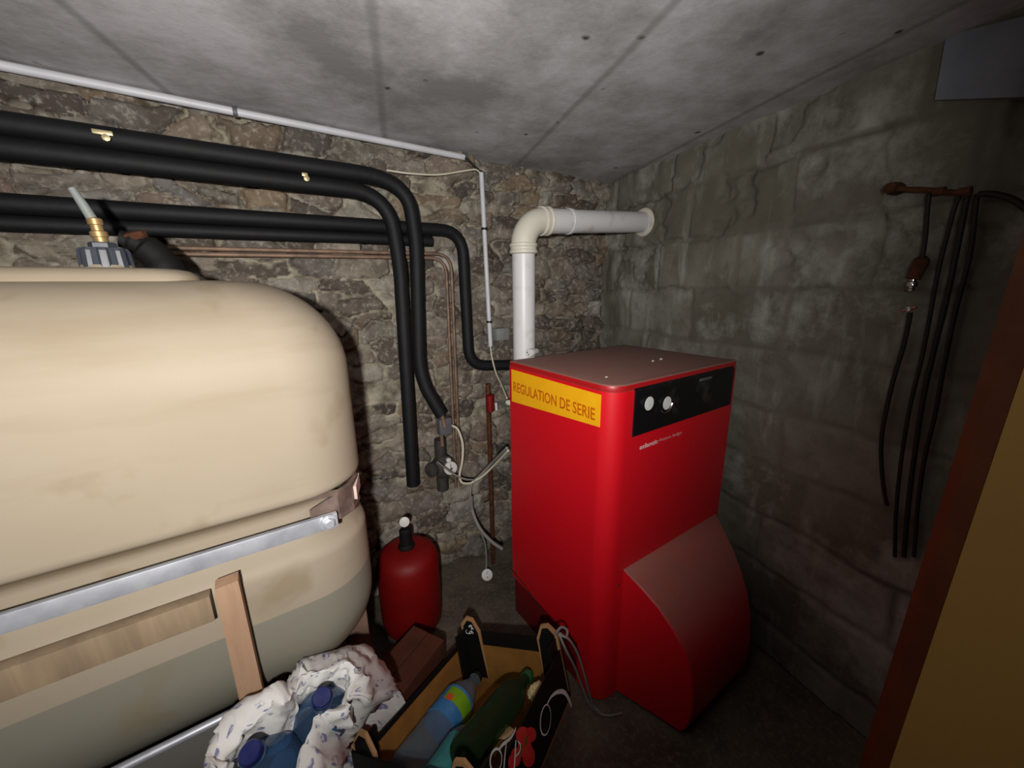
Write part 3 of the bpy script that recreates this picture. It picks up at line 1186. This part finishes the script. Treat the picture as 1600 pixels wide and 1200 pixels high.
# sensor box hanging on the upper pipe end
c = W(694, 665, PY - 0.012)
sb = thing('sensor_box', 'dark grey sensor box at the lower end of the upper black pipe', 'sensor box', c)
m = MB()
m.box(c + Vector((-0.024, -0.018, -0.030)), c + Vector((0.024, 0.014, 0.030)), 0.005)
m.build('box', M['grey_box'], sb)
m = MB()
m.tube([c + Vector((-0.012, 0, -0.03)), c + Vector((-0.012, 0, -0.075))], 0.007, 10)
m.build('pipe_stub', M['copper'], sb)
yq = PY - 0.055
cable([W(707, 665, yq), W(716, 672, yq), W(723, 695, yq), W(722, 722, yq), W(718, 742, yq), W(722, 754, yq), (W(735, 755, yq)), W(742, 750, yq)], 0.0046,
      'white looped cable hanging from the grey sensor box', 'cable_white')
cable([W(684, 722, yq), W(705, 738, yq), W(724, 748, yq - 0.01), W(742, 750, yq - 0.01)], 0.0032, 'thin grey cable crossing in front of the white pump knob', 'cable_grey')
e = W(792, 700, 1.03)
cable([W(742, 750, yq), W(752, 741, yq - 0.02), W(768, 724, yq - 0.06), e], 0.0058, 'bundle of pale cables tied and running up to the boiler side', 'cable_grey')
cable([W(742, 751, yq - 0.01), W(754, 744, yq - 0.03), W(770, 729, yq - 0.07), W(794, 704, 1.02)], 0.0042, 'cream cable tied against the pale bundle at the boiler side', 'cable_white')
# pump with white knob
c = W(706, 733, YB - 0.09)
pump = thing('circulation_pump', 'dark circulation pump on the rubble wall with a white round knob', 'pump', c)
m = MB()
m.lathe(c + Vector((-0.015, 0.08, 0.0)), (0, -1, 0), [(0.03, 0), (0.045, 0.02), (0.045, 0.05), (0.03, 0.062), (0.0005, 0.064)], 20)
m.tube([c + Vector((-0.02, 0.05, 0.11)), c + Vector((-0.02, 0.05, -0.10))], 0.022, 14)
m.lathe(c + Vector((-0.055, 0.04, 0.0)), (-1, -0.6, 0.2), [(0.026, 0), (0.028, 0.02), (0.0005, 0.024)], 16)
m.build('body', M['iron'], pump)
m = MB()
m.lathe(c + Vector((0, 0.016, 0)), (-0.1, -1, 0.1), [(0.024, 0), (0.026, 0.003), (0.025, 0.010), (0.009, 0.012), (0.008, 0.009), (0.0005, 0.009)], 24)
m.build('knob', M['white_pvc'], pump, label='white round knob with a dark centre')
m = MB()
m.lathe(c + Vector((-0.008, 0.012, 0.036)), (-0.1, -1, 0.1), [(0.009, 0), (0.009, 0.010), (0.006, 0.013), (0.0005, 0.013)], 14)
m.build('vent_screw', M['white_pvc'], pump)
m = MB()
m.lathe(c + Vector((0, 0.0045, 0.0003)), (-0.1, -1, 0.1), [(0.0055, 0), (0.005, 0.003), (0.0005, 0.003)], 12)
m.build('knob_screw', M['grey_box'], pump)

# pipework behind the boiler's left side
SPX = at_y(764, 660, 1.245).x
pipe('steel_pipe', [(0.845, 1.17, 0.84), (0.845, 1.17, 0.0)], 0.028, 0.02, 'fat black pipe standing close behind the left side of the boiler', 'iron')
pipe('steel_pipe', [(SPX, 1.245, 0.80), (SPX, 1.245, 0.0)], 0.009, 0.02, 'slim rusty pipe upright between the wall and the boiler', 'rust')
c = Vector((SPX, 1.233, W(751, 632, 1.24).z))
vt = thing('shutoff_valve', 'small valve with dark red body and white lever beside the boiler', 'valve', c)
m = MB()
m.lathe(c + Vector((0, 0, -0.035)), (0, 0, 1), [(0.010, 0), (0.016, 0.004), (0.016, 0.066), (0.010, 0.07)], 14)
m.build('body', M['vessel'], vt)
m = MB()
m.tube([c + Vector((0.022, -0.008, 0.0)), c + Vector((0.024, -0.008, -0.03))], [0.006, 0.005], 10)
m.build('lever', M['white_pvc'], vt)
c = at_x(789, 625, 0.70)
m = MB()
m.lathe(Vector((0.700, 0.990, W(786, 627, 1.06).z)), (-0.35, 1, 0), [(0.010, 0), (0.010, 0.05), (0.007, 0.056), (0.0005, 0.058)], 14)
tag(m.build('cable_gland', M['cream']), 'cream cable gland sticking out behind the boiler edge under the sticker', 'cable gland')
cable([W(738, 752, 1.22), W(735, 770, 1.21), W(737, 795, 1.2), W(748, 825, 1.19), W(758, 850, 1.18), W(760, 878, 1.17), W(759, 890, 1.165)], 0.0042,
      'grey cable dropping from the loop to the white disc on the floor', 'cable_grey')
cable([W(736, 775, 1.215), W(738, 798, 1.20), W(750, 826, 1.16), W(768, 846, 1.12), W(785, 858, 1.09)], 0.0072, 'thick grey sleeve curving down to the foot of the boiler', 'cable_grey')
c = W(761, 898, 1.15)
dd = thing('plastic_disc', 'white plastic disc with a dark hole at the end of a grey cable', 'disc', c)
m = MB()
ax = Vector((-0.35, -0.75, 0.55)).normalized()
m.lathe(c, ax, [(0.0005, 0), (0.021, 0), (0.0225, 0.003), (0.021, 0.007), (0.0065, 0.008), (0.006, 0.005), (0.0005, 0.005)], 24)
m.build('disc', M['white_pvc'], dd)
m = MB()
m.lathe(c + ax * 0.0055, ax, [(0.0058, 0), (0.0058, 0.0012), (0.0005, 0.0012)], 12)
m.build('hole', M['black'], dd)
cable([at_x(797, 886, BX0 - 0.008), at_x(830, 930, BX0 - 0.008), at_x(846, 955, BX0 - 0.008), at_x(847, 975, BX0 - 0.01)], 0.0012,
      'hair thin dark wire along the lower side of the boiler', 'cable_dark')

# ------------------------------------------------------------------ red expansion vessel
vx, vy = 0.338, 1.155
ves = thing('expansion_vessel', 'dark red expansion vessel with black neck and white disc on the floor', 'expansion vessel', (vx, vy, 0))
m = MB()
m.lathe((vx, vy, 0.0), (0, 0, 1), [(0.07, 0), (0.092, 0.004), (0.101, 0.02), (0.104, 0.06), (0.104, 0.235), (0.102, 0.264), (0.094, 0.284), (0.078, 0.298), (0.050, 0.306), (0.024, 0.308)], 40)
m.build('tank', M['vessel'], ves)
m = MB()
m.lathe((vx, vy, 0.306), (0, 0, 1), [(0.030, -0.02), (0.028, 0.008), (0.021, 0.014), (0.020, 0.066), (0.014, 0.072), (0.0005, 0.073)], 18)
m.build('neck', M['black_matt'], ves)
gc = W(632, 815, vy - 0.02)
m = MB()
m.lathe(gc, (-0.28, -0.85, 0.3), [(0.0005, 0), (0.0155, 0), (0.0165, 0.003), (0.016, 0.007), (0.004, 0.009), (0.0005, 0.009)], 22)
m.build('gauge', M['white_pvc'], ves)
m = MB()
m.tube([gc + Vector((0, 0.006, 0)), Vector((vx, vy, 0.385))], 0.006, 8)
m.build('gauge_stem', M['iron'], ves)

# ------------------------------------------------------------------ block wall fittings
def RWp(px, py, off):
    return at_plane(px, py, RW_C + RW_N * off, RW_N)


rod = thing('rusty_bracket', 'rusty iron rod fixed level on the block wall with cables over it', 'bracket', RWp(1405, 296, 0.0))
m = MB()
pts = [RWp(1402, 295, 0.014), RWp(1420, 296, 0.018), RWp(1450, 297, 0.020), RWp(1480, 300, 0.020), RWp(1518, 302, 0.020)]
m.tube(smooth_path(pts, 5), 0.0052, 10)
m.build('rod', M['rust'], rod)
m = MB()
m.lathe(RWp(1408, 296, -0.02), RW_N, [(0.012, 0), (0.0135, 0.02), (0.011, 0.044), (0.004, 0.048)], 12)
m.build('wall_anchor', M['rust'], rod)
for px in (1468, 1508):
    m = MB()
    c = RWp(px, 299, 0.02)
    m.tube([c - RW_D * 0.008, c + RW_D * 0.008], 0.0078, 10)
    m.build('clamp', M['rust'], rod)
cable([RWp(1530, 303, 0.016), RWp(1550, 303, 0.018), RWp(1572, 308, 0.02), RWp(1590, 316, 0.022), RWp(1612, 332, 0.025)], 0.0055,
      'dark cable continuing the rusty rod to the right along the block wall', 'cable_dark')
hang = [
    ([(1503, 302), (1493, 321), (1478, 375), (1464, 433), (1452, 500), (1440, 561), (1421, 640), (1408, 720), (1400, 800), (1398, 870)], 0.0046, 'leftmost of the three dark cables draped over the rusty rod'),
    ([(1513, 302), (1508, 325), (1493, 401), (1477, 476), (1456, 561), (1443, 620), (1432, 690), (1420, 780), (1412, 870)], 0.0058, 'middle one of the three dark cables draped over the rusty rod'),
    ([(1527, 303), (1524, 330), (1515, 401), (1493, 487), (1475, 572), (1461, 647), (1445, 715), (1434, 790), (1428, 870)], 0.0048, 'rightmost of the three dark cables draped over the rusty rod'),
]
for pts, r, lab in hang:
    cable([RWp(x, y, 0.012) for x, y in pts], r * 0.8, lab, 'cable_dark', group='dark cables on the block wall')
cable([RWp(x, y, 0.012) for x, y in ((1423, 488), (1412, 540), (1397, 590), (1385, 640), (1378, 680), (1377, 720), (1381, 765), (1386, 790))], 0.0042,
      'thin dark cable dropping from the chrome tap fitting', 'cable_dark', group='dark cables on the block wall')
cable([RWp(x, y, 0.010) for x, y in ((1452, 302), (1449, 330), (1446, 370), (1441, 405))], 0.004, 'short dark drop cable between the rusty rod and the rusty elbow', 'cable_dark',
      group='dark cables on the block wall')
tp = thing('wall_tap', 'rusty elbow with a chrome tap fitting on the block wall under the rod', 'tap', RWp(1430, 430, 0))
m = MB()
m.tube(smooth_path([RWp(1440, 408, -0.02), RWp(1438, 412, 0.012), RWp(1432, 424, 0.022), RWp(1427, 436, 0.024)], 5), [0.013] * 11 + [0.012] * 5, 12)
m.build('elbow', M['rust'], tp)
m = MB()
c0 = RWp(1427, 436, 0.024)
c1 = RWp(1422, 462, 0.024)
dv = (c1 - c0).normalized()
m.lathe(c0, dv, [(0.004, 0), (0.0065, 0.001), (0.0065, 0.004), (0.005, 0.005), (0.009, 0.007), (0.010, 0.012), (0.009, 0.016), (0.005, 0.018), (0.0065, 0.020), (0.006, 0.024), (0.003, 0.026)], 14)
m.build('valve', M['chrome'], tp)
m = MB()
m.tube([RWp(1411, 486, 0.014), RWp(1432, 480, 0.020)], 0.0028, 8)
m.lathe(RWp(1420, 483, 0.018), RW_N, [(0.005, -0.004), (0.005, 0.004), (0.0005, 0.005)], 10)
m.build('lever', M['chrome'], tp)
# cement render square high on the block wall
m = MB()
q = [RWp(1484, 58, -0.012), RWp(1640, 20, -0.012), RWp(1640, 152, -0.012), RWp(1466, 158, -0.012)]
m.prism(q, RW_N * 0.014)
tag(m.build('trim_1', M['patch'], smooth=False), kind='structure')

# ------------------------------------------------------------------ door leaf in the right foreground
DX = 0.80
door = bpy.data.objects.new('door_1', None)
COL.objects.link(door)
door.location = (DX, -0.3, 0)
tag(door, 'tan painted door leaf standing open in the right foreground', 'door', kind='structure')
m = MB()
m.prism([(DX, 0.050, 0.01), (DX - 0.03, -0.75, 0.01), (DX - 0.03, -0.75, 1.56), (DX, 0.026, 1.56)], (0.038, 0.0, 0))
m.build('door_panel', M['door'], door, smooth=False)
m = MB()
m.prism([(DX, 0.0505, 0.01), (DX + 0.012, 0.072, 0.01), (DX + 0.034, 0.086, 0.01), (DX + 0.038, 0.0505, 0.01)],
        Vector((0, -0.024, 1.55)))
m.build('edge_strip', M['door_edge'], door, smooth=False, label='reddish brown edge strip')

# ------------------------------------------------------------------ produce crate
CR_O = Vector((0.403, 0.822, 0.028))
CR_R = Matrix(((0.508, 0.861, 0.011), (-0.813, 0.475, 0.338), (0.285, -0.181, 0.941)))
CR_R = CR_R.to_quaternion().to_matrix()
CL, CW, CH, CE, CP = 0.415, 0.308, 0.128, 0.150, 0.192
crate = thing('produce_crate', 'black printed cardboard produce crate with gabled corner posts, tilted beside the boiler', 'crate', CR_O)
crate.rotation_mode = 'QUATERNION'
crate.rotation_quaternion = CR_R.to_quaternion()


def CRw(x, y, z):
    return CR_O + CR_R @ Vector((x, y, z))


class LB(MB):
    """builder in crate coordinates"""
    def build(self, name, mat, parent=None, **kw):
        for v in self.bm.verts:
            v.co = CRw(*v.co)
        return MB.build(self, name, mat, parent, **kw)


T = 0.004


def panel_two(name, lo, hi, inner_axis, inner_sign, zfold):
    """card panel: black outside, kraft inside, black fold along the rim"""
    m = LB()
    m.mi = 0
    m.box(lo, hi, 0.0008)
    # kraft liner on the inner side, stopping below the rim
    lo2, hi2 = list(lo), list(hi)
    if inner_sign > 0:
        lo2[inner_axis], hi2[inner_axis] = hi[inner_axis] - 0.0002, hi[inner_axis] + 0.0015
    else:
        lo2[inner_axis], hi2[inner_axis] = lo[inner_axis] - 0.0015, lo[inner_axis] + 0.0002
    other = 1 - inner_axis
    lo2[other] += T
    hi2[other] -= T
    hi2[2] = zfold
    m.mi = 1
    m.box(lo2, hi2)
    return m.build(name, [M['print_black'], M['kraft']], crate, smooth=False)


m = LB()
m.box((0, -CL, 0), (CW, 0, T))
m.build('bottom', M['kraft'], crate, smooth=False)
panel_two('end_panel', (0, -T, T), (CW, 0, CE), 1, -1, CE - 0.040)
panel_two('end_panel', (0, -CL, T), (CW, -CL + T, CE), 1, 1, CE - 0.040)
side_l = panel_two('side_panel', (0, -CL + T, T), (T, -T, CH), 0, 1, CH - 0.012)
side_r = panel_two('side_panel', (CW - T, -CL + T, T), (CW, -T, CH), 0, -1, CH - 0.006)


def post(x, y, sx, sy, logo):
    """gabled L post: broad wing along x, narrow wing along y"""
    m = LB()
    w = 0.062
    t = 0.007
    X = lambda a: x - sx * a
    # kraft core (shows as a pale rim round the black face)
    prof = [(0.0, 0.02), (0.0, CP - 0.022), (w * 0.36, CP), (w * 0.70, CP - 0.004), (w, CP - 0.040), (w, 0.02)]
    m.mi = 1
    m.prism([(X(a), y - sy * (T + 0.0018), z) for a, z in prof], (0, -sy * t, 0))
    m.mi = 0
    prof2 = [(0.008, 0.021), (0.008, CP - 0.028), (w * 0.40, CP - 0.010), (w * 0.66, CP - 0.013), (w - 0.006, CP - 0.044), (w + 0.001, 0.021)]
    for side in (1, -1):
        base = y - sy * (T + 0.0018) - (sy * t if side == 1 else 0)
        m.prism([(X(a), base, z) for a, z in prof2], (0, -sy * 0.0008 if side == 1 else sy * 0.0008, 0))
    m.mi = 0
    m.box((min(X(T + 0.002), X(T + 0.009)), min(y - sy * 0.012, y - sy * 0.055), 0.02), (max(X(T + 0.002), X(T + 0.009)), max(y - sy * 0.012, y - sy * 0.055), CP - 0.035))
    o = m.build('corner_post', [M['print_black'], M['kraft_edge']], crate, smooth=False)
    if logo:
        m = LB()
        yb = y - sy * (T + 0.0018 + t + 0.0009)
        # small white emblem: a curled scribble
        r = random.Random(5)
        for k in range(7):
            cx, cz = X(w * 0.5) + r.uniform(-0.010, 0.010), CP - 0.036 + r.uniform(-0.012, 0.012)
            a0 = r.uniform(0, 6.28)
            rad = r.uniform(0.003, 0.007)
            pts = [(cx + rad * math.cos(a0 + q), yb, cz + 0.8 * rad * math.sin(a0 + q)) for q in np.linspace(0, 3.9, 9)]
            m.tube(pts, 0.0009, 5)
        m.build('emblem', M['print_white'], o)
    return o


post(0, 0, -1, 1, True)
post(CW, 0, 1, 1, False)
post(0, -CL, -1, -1, True)
post(CW, -CL, 1, -1, False)

# printing on the outer long side: big white script and red tomatoes
PN = CR_R @ Vector((1, 0, 0))
PP = CRw(CW + 0.0002, 0, 0)


def PRT(px, py, off=0.0):
    return at_plane(px, py, PP + PN * off, PN)


def ribbon(m, pts, widths, off):
    pts = smooth_path([PRT(x, y, off) for x, y in pts], 6)
    n = len(pts)
    ws = np.interp(np.linspace(0, 1, n), np.linspace(0, 1, len(widths)), widths)
    L, R = [], []
    for i, p in enumerate(pts):
        t = (pts[min(i + 1, n - 1)] - pts[max(i - 1, 0)]).normalized()
        s = t.cross(PN).normalized() * ws[i]
        L.append(m.bm.verts.new(p + s))
        R.append(m.bm.verts.new(p - s))
    for i in range(n - 1):
        m.face((L[i], L[i + 1], R[i + 1], R[i]))


def ellipse(cx, cy, a, b, ang, n=14, a0=0, a1=360):
    out = []
    for k in np.linspace(math.radians(a0), math.radians(a1), n):
        x, y = a * math.cos(k), b * math.sin(k)
        out.append((cx + x * math.cos(ang) - y * math.sin(ang), cy + x * math.sin(ang) + y * math.cos(ang)))
    return out


m = MB()
ribbon(m, [(855, 1100), (862, 1088), (872, 1081), (882, 1082), (889, 1093), (893, 1104)], [0.0016, 0.0028, 0.0044, 0.0052, 0.0048, 0.0040], 0.0006)
ribbon(m, ellipse(852.5, 1125, 24, 8, math.radians(95)), [0.0016, 0.0024, 0.0012, 0.0010, 0.0016], 0.0006)
m.build('script_letter', M['print_white'], crate, smooth=False, label='large white script letter')
m = MB()
ribbon(m, [(780, 1171), (786, 1163), (797, 1154), (803, 1145), (806, 1137)], [0.0026, 0.0030, 0.0024, 0.0016], 0.0008)
ribbon(m, ellipse(775, 1188, 18, 9, math.radians(95)), [0.0016, 0.0026, 0.0012, 0.0018], 0.0008)
ribbon(m, [(791, 1162), (789, 1180), (787, 1206)], [0.0014, 0.0022, 0.0024], 0.0012)
ribbon(m, [(806, 1156), (805, 1178), (803, 1208)], [0.0020, 0.0028, 0.0028], 0.0012)
ribbon(m, [(809, 1158), (813, 1164), (812, 1174), (806, 1182)], [0.0012, 0.0020, 0.0014], 0.0012)
m.build('script_lettering', M['print_white'], crate, smooth=False, label='white script lettering')
m = MB()
for cx, cy, a, b in ((817, 1149, 14, 11), (829, 1148, 12, 9), (820, 1168, 16, 11), (826, 1182, 17, 10), (806, 1183, 15, 8), (800, 1192, 13, 6)):
    vs = [m.bm.verts.new(PRT(x, y, 0.0004 + (cx - 790) * 6e-6)) for x, y in ellipse(cx, cy, a, b, math.radians(90), 20)[:-1]]
    m.face(vs)
m.build('tomato_print', M['print_red'], crate, smooth=False, label='red tomato picture')
m = MB()
for cx, cy in ((822, 1158), (814, 1172)):
    vs = [m.bm.verts.new(PRT(x, y, 0.0009)) for x, y in ellipse(cx, cy, 9, 2.2, math.radians(100), 12)[:-1]]
    m.face(vs)
m.build('leaf_print', M['print_leaf'], crate, smooth=False)

# bottles lying in the crate
BOT = [(0.0125, 0), (0.0125, 0.010), (0.0155, 0.011), (0.0155, 0.014), (0.0130, 0.016), (0.0140, 0.028), (0.022, 0.045), (0.033, 0.066), (0.040, 0.088), (0.0415, 0.10),
       (0.0415, 0.17), (0.0395, 0.175), (0.0415, 0.182), (0.0415, 0.215), (0.0395, 0.22), (0.0415, 0.227), (0.0415, 0.285), (0.038, 0.300), (0.030, 0.305), (0.0005, 0.303)]


def bottle(neck, direction, body, label, group, labels=(), cap=None, k=1.0, h=1.0):
    """bottle whose mouth is at neck and whose body runs along direction (world)"""
    d = Vector(direction).normalized()
    t = thing('plastic_bottle', label, 'bottle', neck, group)
    m = MB()
    m.lathe(neck, d, [(r * k, z * h) for r, z in BOT], 28)
    m.build('body', M[body], t)
    if cap:
        m = MB()
        m.lathe(Vector(neck) - d * 0.004, d, [(0.0005, 0), (0.0135, 0.0), (0.0152, 0.002), (0.0152, 0.016), (0.0146, 0.017), (0.0005, 0.017)], 24)
        m.build('cap', M[cap], t)
    for z0, z1, mat, extra in labels:
        m = MB()
        m.lathe(neck, d, [(0.0411 * k, z0 * h), (0.0424 * k, z0 * h + 0.0005), (0.0424 * k, z1 * h - 0.0005), (0.0411 * k, z1 * h)], 36)
        lb = m.build('bottle_label', M[mat], t)
        for (fa, fw, za, zb, mt, nm) in extra:
            m = MB()
            # printed field wrapping part of the label, angle measured from the viewer-facing side
            up = (CAM - (Vector(neck) + d * (z0 + z1) / 2 * h))
            up = (up - d * up.dot(d)).normalized()
            sd = d.cross(up)
            n = 12
            va, vb = [], []
            for q in range(n + 1):
                a = fa + fw * (q / n - 0.5)
                o = (up * math.cos(a) + sd * math.sin(a)) * (0.0429 * k)
                va.append(m.bm.verts.new(Vector(neck) + d * za * h + o))
                vb.append(m.bm.verts.new(Vector(neck) + d * zb * h + o))
            for q in range(n):
                m.face((va[q], va[q + 1], vb[q + 1], vb[q]))
            m.build(nm, M[mt], lb)
    return t


def CRpx(px, py, z):
    """point of the crate's inside at local height z"""
    return at_plane(px, py, CRw(0, 0, z), CR_R @ Vector((0, 0, 1)))


n1_, e1_ = CRw(0.054, -0.048, 0.050), CRw(0.054, -0.35, 0.050)
bottle(n1_, e1_ - n1_, 'pet_clear', 'clear plastic bottle with a blue and green label lying on the left of the crate', 'bottles in the crate',
       [(0.092, 0.172, 'lab_blue', [(-0.25, 2.3, 0.100, 0.138, 'lab_green', 'green_field'), (0.55, 0.40, 0.122, 0.140, 'lab_orange', 'orange_spot')])], 'black', 1.05)
n2_ = CRw(0.146, -0.185, 0.050)
bottle(n2_, e1_ - n1_, 'pet_clear', 'clear plastic bottle with a teal and yellow label at the near end of the crate', 'bottles in the crate',
       [(0.102, 0.220, 'lab_teal', [(-0.55, 0.9, 0.140, 0.218, 'lab_yellow', 'yellow_field')])], 'black', 1.0, 0.72)
n3_, e3_ = CRw(0.224, -0.055, 0.080), CRw(0.200, -0.365, 0.106)
bottle(n3_, e3_ - n3_, 'pet_green', 'green plastic bottle without a label lying on top in the crate', 'bottles in the crate', (), 'green_cap', 0.85, 0.9)


def crumple(name, c, r, mat, label, cat, sq=0.75, seed=1):
    m = MB()
    bmesh.ops.create_icosphere(m.bm, subdivisions=4, radius=1.0)
    for v in m.bm.verts:
        q = v.co * 2.2 + Vector((seed, 0, 0))
        rdg = 1 - abs(noise.noise(q)) * 1.6
        rdg2 = 1 - abs(noise.noise(q * 2.3)) * 1.4
        v.co = v.co * r * (0.62 + 0.30 * rdg + 0.16 * rdg2)
        v.co = Vector((v.co.x, v.co.y, v.co.z * sq)) + c
    return tag(m.build(name, M[mat], sharp=25), label, cat)


crumple('crumpled_tissue', CRw(0.272, -0.100, 0.075), 0.026, 'tissue', 'crumpled pale yellow tissue in the right corner of the crate', 'tissue', 0.9, 3)
m = MB()
q = [CRw(0.235, -0.20, 0.075), CRw(0.262, -0.205, 0.070), CRw(0.258, -0.245, 0.085), CRw(0.232, -0.25, 0.085)]
m.prism(q, (CR_R @ Vector((0, 0, 1))) * 0.0008)
tag(m.build('paper_scrap', M['tissue'], smooth=False), 'torn pale paper scrap beside the green bottle in the crate', 'paper')

# pale cord tied at the crate corner and running to the floor by the boiler
cord = [(866, 985), (876, 978), (886, 986), (880, 992)]
pz = 0.27
K = [at_z(868, 990, 0.285), at_z(877, 980, 0.290), at_z(886, 985, 0.28), at_z(884, 996, 0.272), at_z(874, 990, 0.282)]
c1 = K + [at_z(884, 1015, 0.25), at_z(897, 1040, 0.18), at_z(908, 1068, 0.10), at_z(919, 1096, 0.04), at_z(932, 1112, 0.006), at_z(950, 1118, 0.005), at_z(972, 1114, 0.005)]
cable(c1, 0.0034, 'pale grey cord tied to the crate corner and trailing to the foot of the boiler', 'cable_grey', 'cord', name='cord')
c2 = [at_z(872, 992, 0.280), at_z(888, 998, 0.272), at_z(902, 1020, 0.22), at_z(912, 1050, 0.15), at_z(919, 1076, 0.09), at_z(926, 1100, 0.03), at_z(938, 1114, 0.012)]
cable(c2, 0.0032, 'second strand of pale cord looping outside the first beside the boiler', 'cable_grey', 'cord', name='cord')

# ------------------------------------------------------------------ brown cardboard box with the paper bundle
bb = thing('cardboard_box', 'closed dark brown cardboard box on the floor between the crate and the red vessel', 'box', (0.21, 0.85, 0))
EE, NN, C0 = Vector((0.875, 0.484, 0)), Vector((-0.484, 0.875, 0)), Vector((0.405, 0.883, 0))


def BBp(a, b, z):
    return C0 + EE * a + NN * b + Vector((0, 0, z))


m = MB()
m.prism([BBp(-0.30, 0.014, 0), BBp(-0.075, 0.014, 0), BBp(-0.075, 0.125, 0), BBp(-0.30, 0.125, 0)], (0, 0, 0.178))
m.build('body', M['kraft_dark'], bb, smooth=False)
for b0_, b1_ in ((0.014, 0.068), (0.071, 0.125)):
    m = MB()
    m.prism([BBp(-0.30, b0_, 0.1785), BBp(-0.075, b0_, 0.1785), BBp(-0.075, b1_, 0.1785), BBp(-0.30, b1_, 0.1785)], (0, 0, 0.004))
    m.build('flap', M['kraft_dark'], bb, smooth=False)

bundle = MB()
# ring loft: outer foot ring, shoulder, crest and torn opening
outer = [(352, 1240), (338, 1195), (352, 1150), (388, 1112), (440, 1095), (462, 1068), (475, 1034), (508, 1026), (546, 1018), (588, 1036), (622, 1072), (634, 1092), (608, 1128), (580, 1168), (556, 1225), (450, 1275)]
inner = [(384, 1240), (366, 1190), (392, 1152), (432, 1134), (462, 1104), (466, 1090), (486, 1074), (518, 1058), (536, 1050), (540, 1066), (538, 1094), (540, 1104), (506, 1112), (484, 1138), (470, 1172), (450, 1240)]
mid = [tuple(np.array(o) * 0.5 + np.array(i) * 0.5) for o, i in zip(outer, inner)]
ZO = [0.40, 0.40, 0.40, 0.41, 0.40, 0.36, 0.34, 0.33, 0.31, 0.28, 0.23, 0.20, 0.17, 0.16, 0.18, 0.34]
ZM = [0.445, 0.445, 0.45, 0.455, 0.455, 0.445, 0.44, 0.43, 0.425, 0.40, 0.37, 0.34, 0.34, 0.36, 0.40, 0.44]
ZI = 0.415


def closed(pts, n):
    P = [Vector(p) for p in pts]
    out = []
    k = len(P)
    for i in range(k):
        p0, p1, p2, p3 = P[i - 1], P[i], P[(i + 1) % k], P[(i + 2) % k]
        for j in range(n):
            t = j / n
            out.append(0.5 * ((2 * p1) + (-p0 + p2) * t + (2 * p0 - 5 * p1 + 4 * p2 - p3) * t * t + (-p0 + 3 * p1 - 3 * p2 + p3) * t ** 3))
    return out


NS = 12
ro = closed([at_z(x, y, z) for (x, y), z in zip(outer, ZO)], NS)
rm = closed([at_z(x, y, z) for (x, y), z in zip(mid, ZM)], NS)
ri = closed([at_z(x, y, ZI) for x, y in inner], NS)
KO = [0.93] * 10 + [0.97, 0.99, 1.0, 1.0, 1.0, 0.95]
KM = [0.93] * 10 + [0.94, 0.95, 0.96, 0.96, 0.95, 0.93]
nearer = lambda p, k: CAM + (p - CAM) * k
per = lambda K_, i: K_[i // NS] * (1 - (i % NS) / NS) + K_[(i // NS + 1) % 16] * ((i % NS) / NS)
ro = [nearer(p, per(KO, i)) for i, p in enumerate(ro)]
rm = [nearer(p, per(KM, i)) for i, p in enumerate(rm)]
ri = [nearer(p, 0.93) for p in ri]
cen = sum(ri, Vector()) / len(ri)
rb = [p * 0.9 + Vector((cen.x, cen.y, 0)) * 0.1 for p in ro]
for p in rb:
    p.z = 0.012
CLN = -(CR_R @ Vector((1, 0, 0)))
CLP = CRw(-0.016, 0, 0)
cols = []
NR = 8
uvl = bundle.bm.loops.layers.uv.new('UVMap')
for i in range(len(ro)):
    col_ = []
    seq = [rb[i], ro[i], rm[i], ri[i], ri[i] + Vector((0, 0, -0.05))]
    for p in smooth_path(seq, NR):
        q = p * 24
        dsp = Vector((noise.noise(q), noise.noise(q + Vector((31, 0, 0))), noise.noise(q + Vector((0, 57, 0))))) * 0.010
        q2 = p * 62
        rd = 1 - 2 * abs(noise.noise(q2))
        dsp += (p - cen).normalized() * rd * 0.007
        p = p + dsp
        lift = (p - CLP).dot(CLN)
        if lift < 0 and (p - CR_O).dot(CR_R @ Vector((0, 0, 1))) < CP + 0.01:
            p = p - CLN * lift
        if p.x < -0.055:
            p.y = min(p.y, 0.678)
        tx = 0.722 + tank_inset(max(p.z, ZB + 0.001)) - 0.008
        if p.z > ZB and p.x < TX1:
            p.y = min(p.y, tx)
        col_.append(bundle.bm.verts.new(p))
    cols.append(col_)
n = len(cols)
for i in range(n):
    a, b = cols[i], cols[(i + 1) % n]
    for j in range(len(a) - 1):
        fce = bundle.face((a[j], b[j], b[j + 1], a[j + 1]))
        if fce:
            for lp, (uu, vv) in zip(fce.loops, ((i, j), (i + 1, j), (i + 1, j + 1), (i, j + 1))):
                lp[uvl].uv = (uu / n, vv / (len(a) - 1))
# torn spike of paper
sp = [nearer(p, 0.93) for p in (at_z(462, 1074, 0.42), at_z(470, 1042, 0.46), at_z(486, 1058, 0.43))]
bundle.prism(sp, (0.001, 0.001, 0))
bo = bundle.build('wrapping_paper', M['paper'], sharp=50)
sm = bo.modifiers.new('thickness', 'SOLIDIFY')
sm.thickness = 0.0008
tag(bo, 'crumpled white paper with small blue print wrapped round two blue bottles', 'paper')

b1 = nearer(at_z(391, 1176, 0.452), 0.93)
b2 = nearer(at_z(503, 1090, 0.447), 0.93)
bottle(b1, (0.14, 0.32, -0.9), 'pet_blue', 'blue bottle with dark blue cap nearest the tank side of the paper wrap', 'blue bottles in paper', (), 'blue_cap', 1.15, 1.0)
bottle(b2, (-0.04, 0.43, -0.9), 'pet_blue', 'blue bottle with dark blue cap deeper in the paper wrap nearer the crate', 'blue bottles in paper', (), 'blue_cap', 1.15, 1.0)
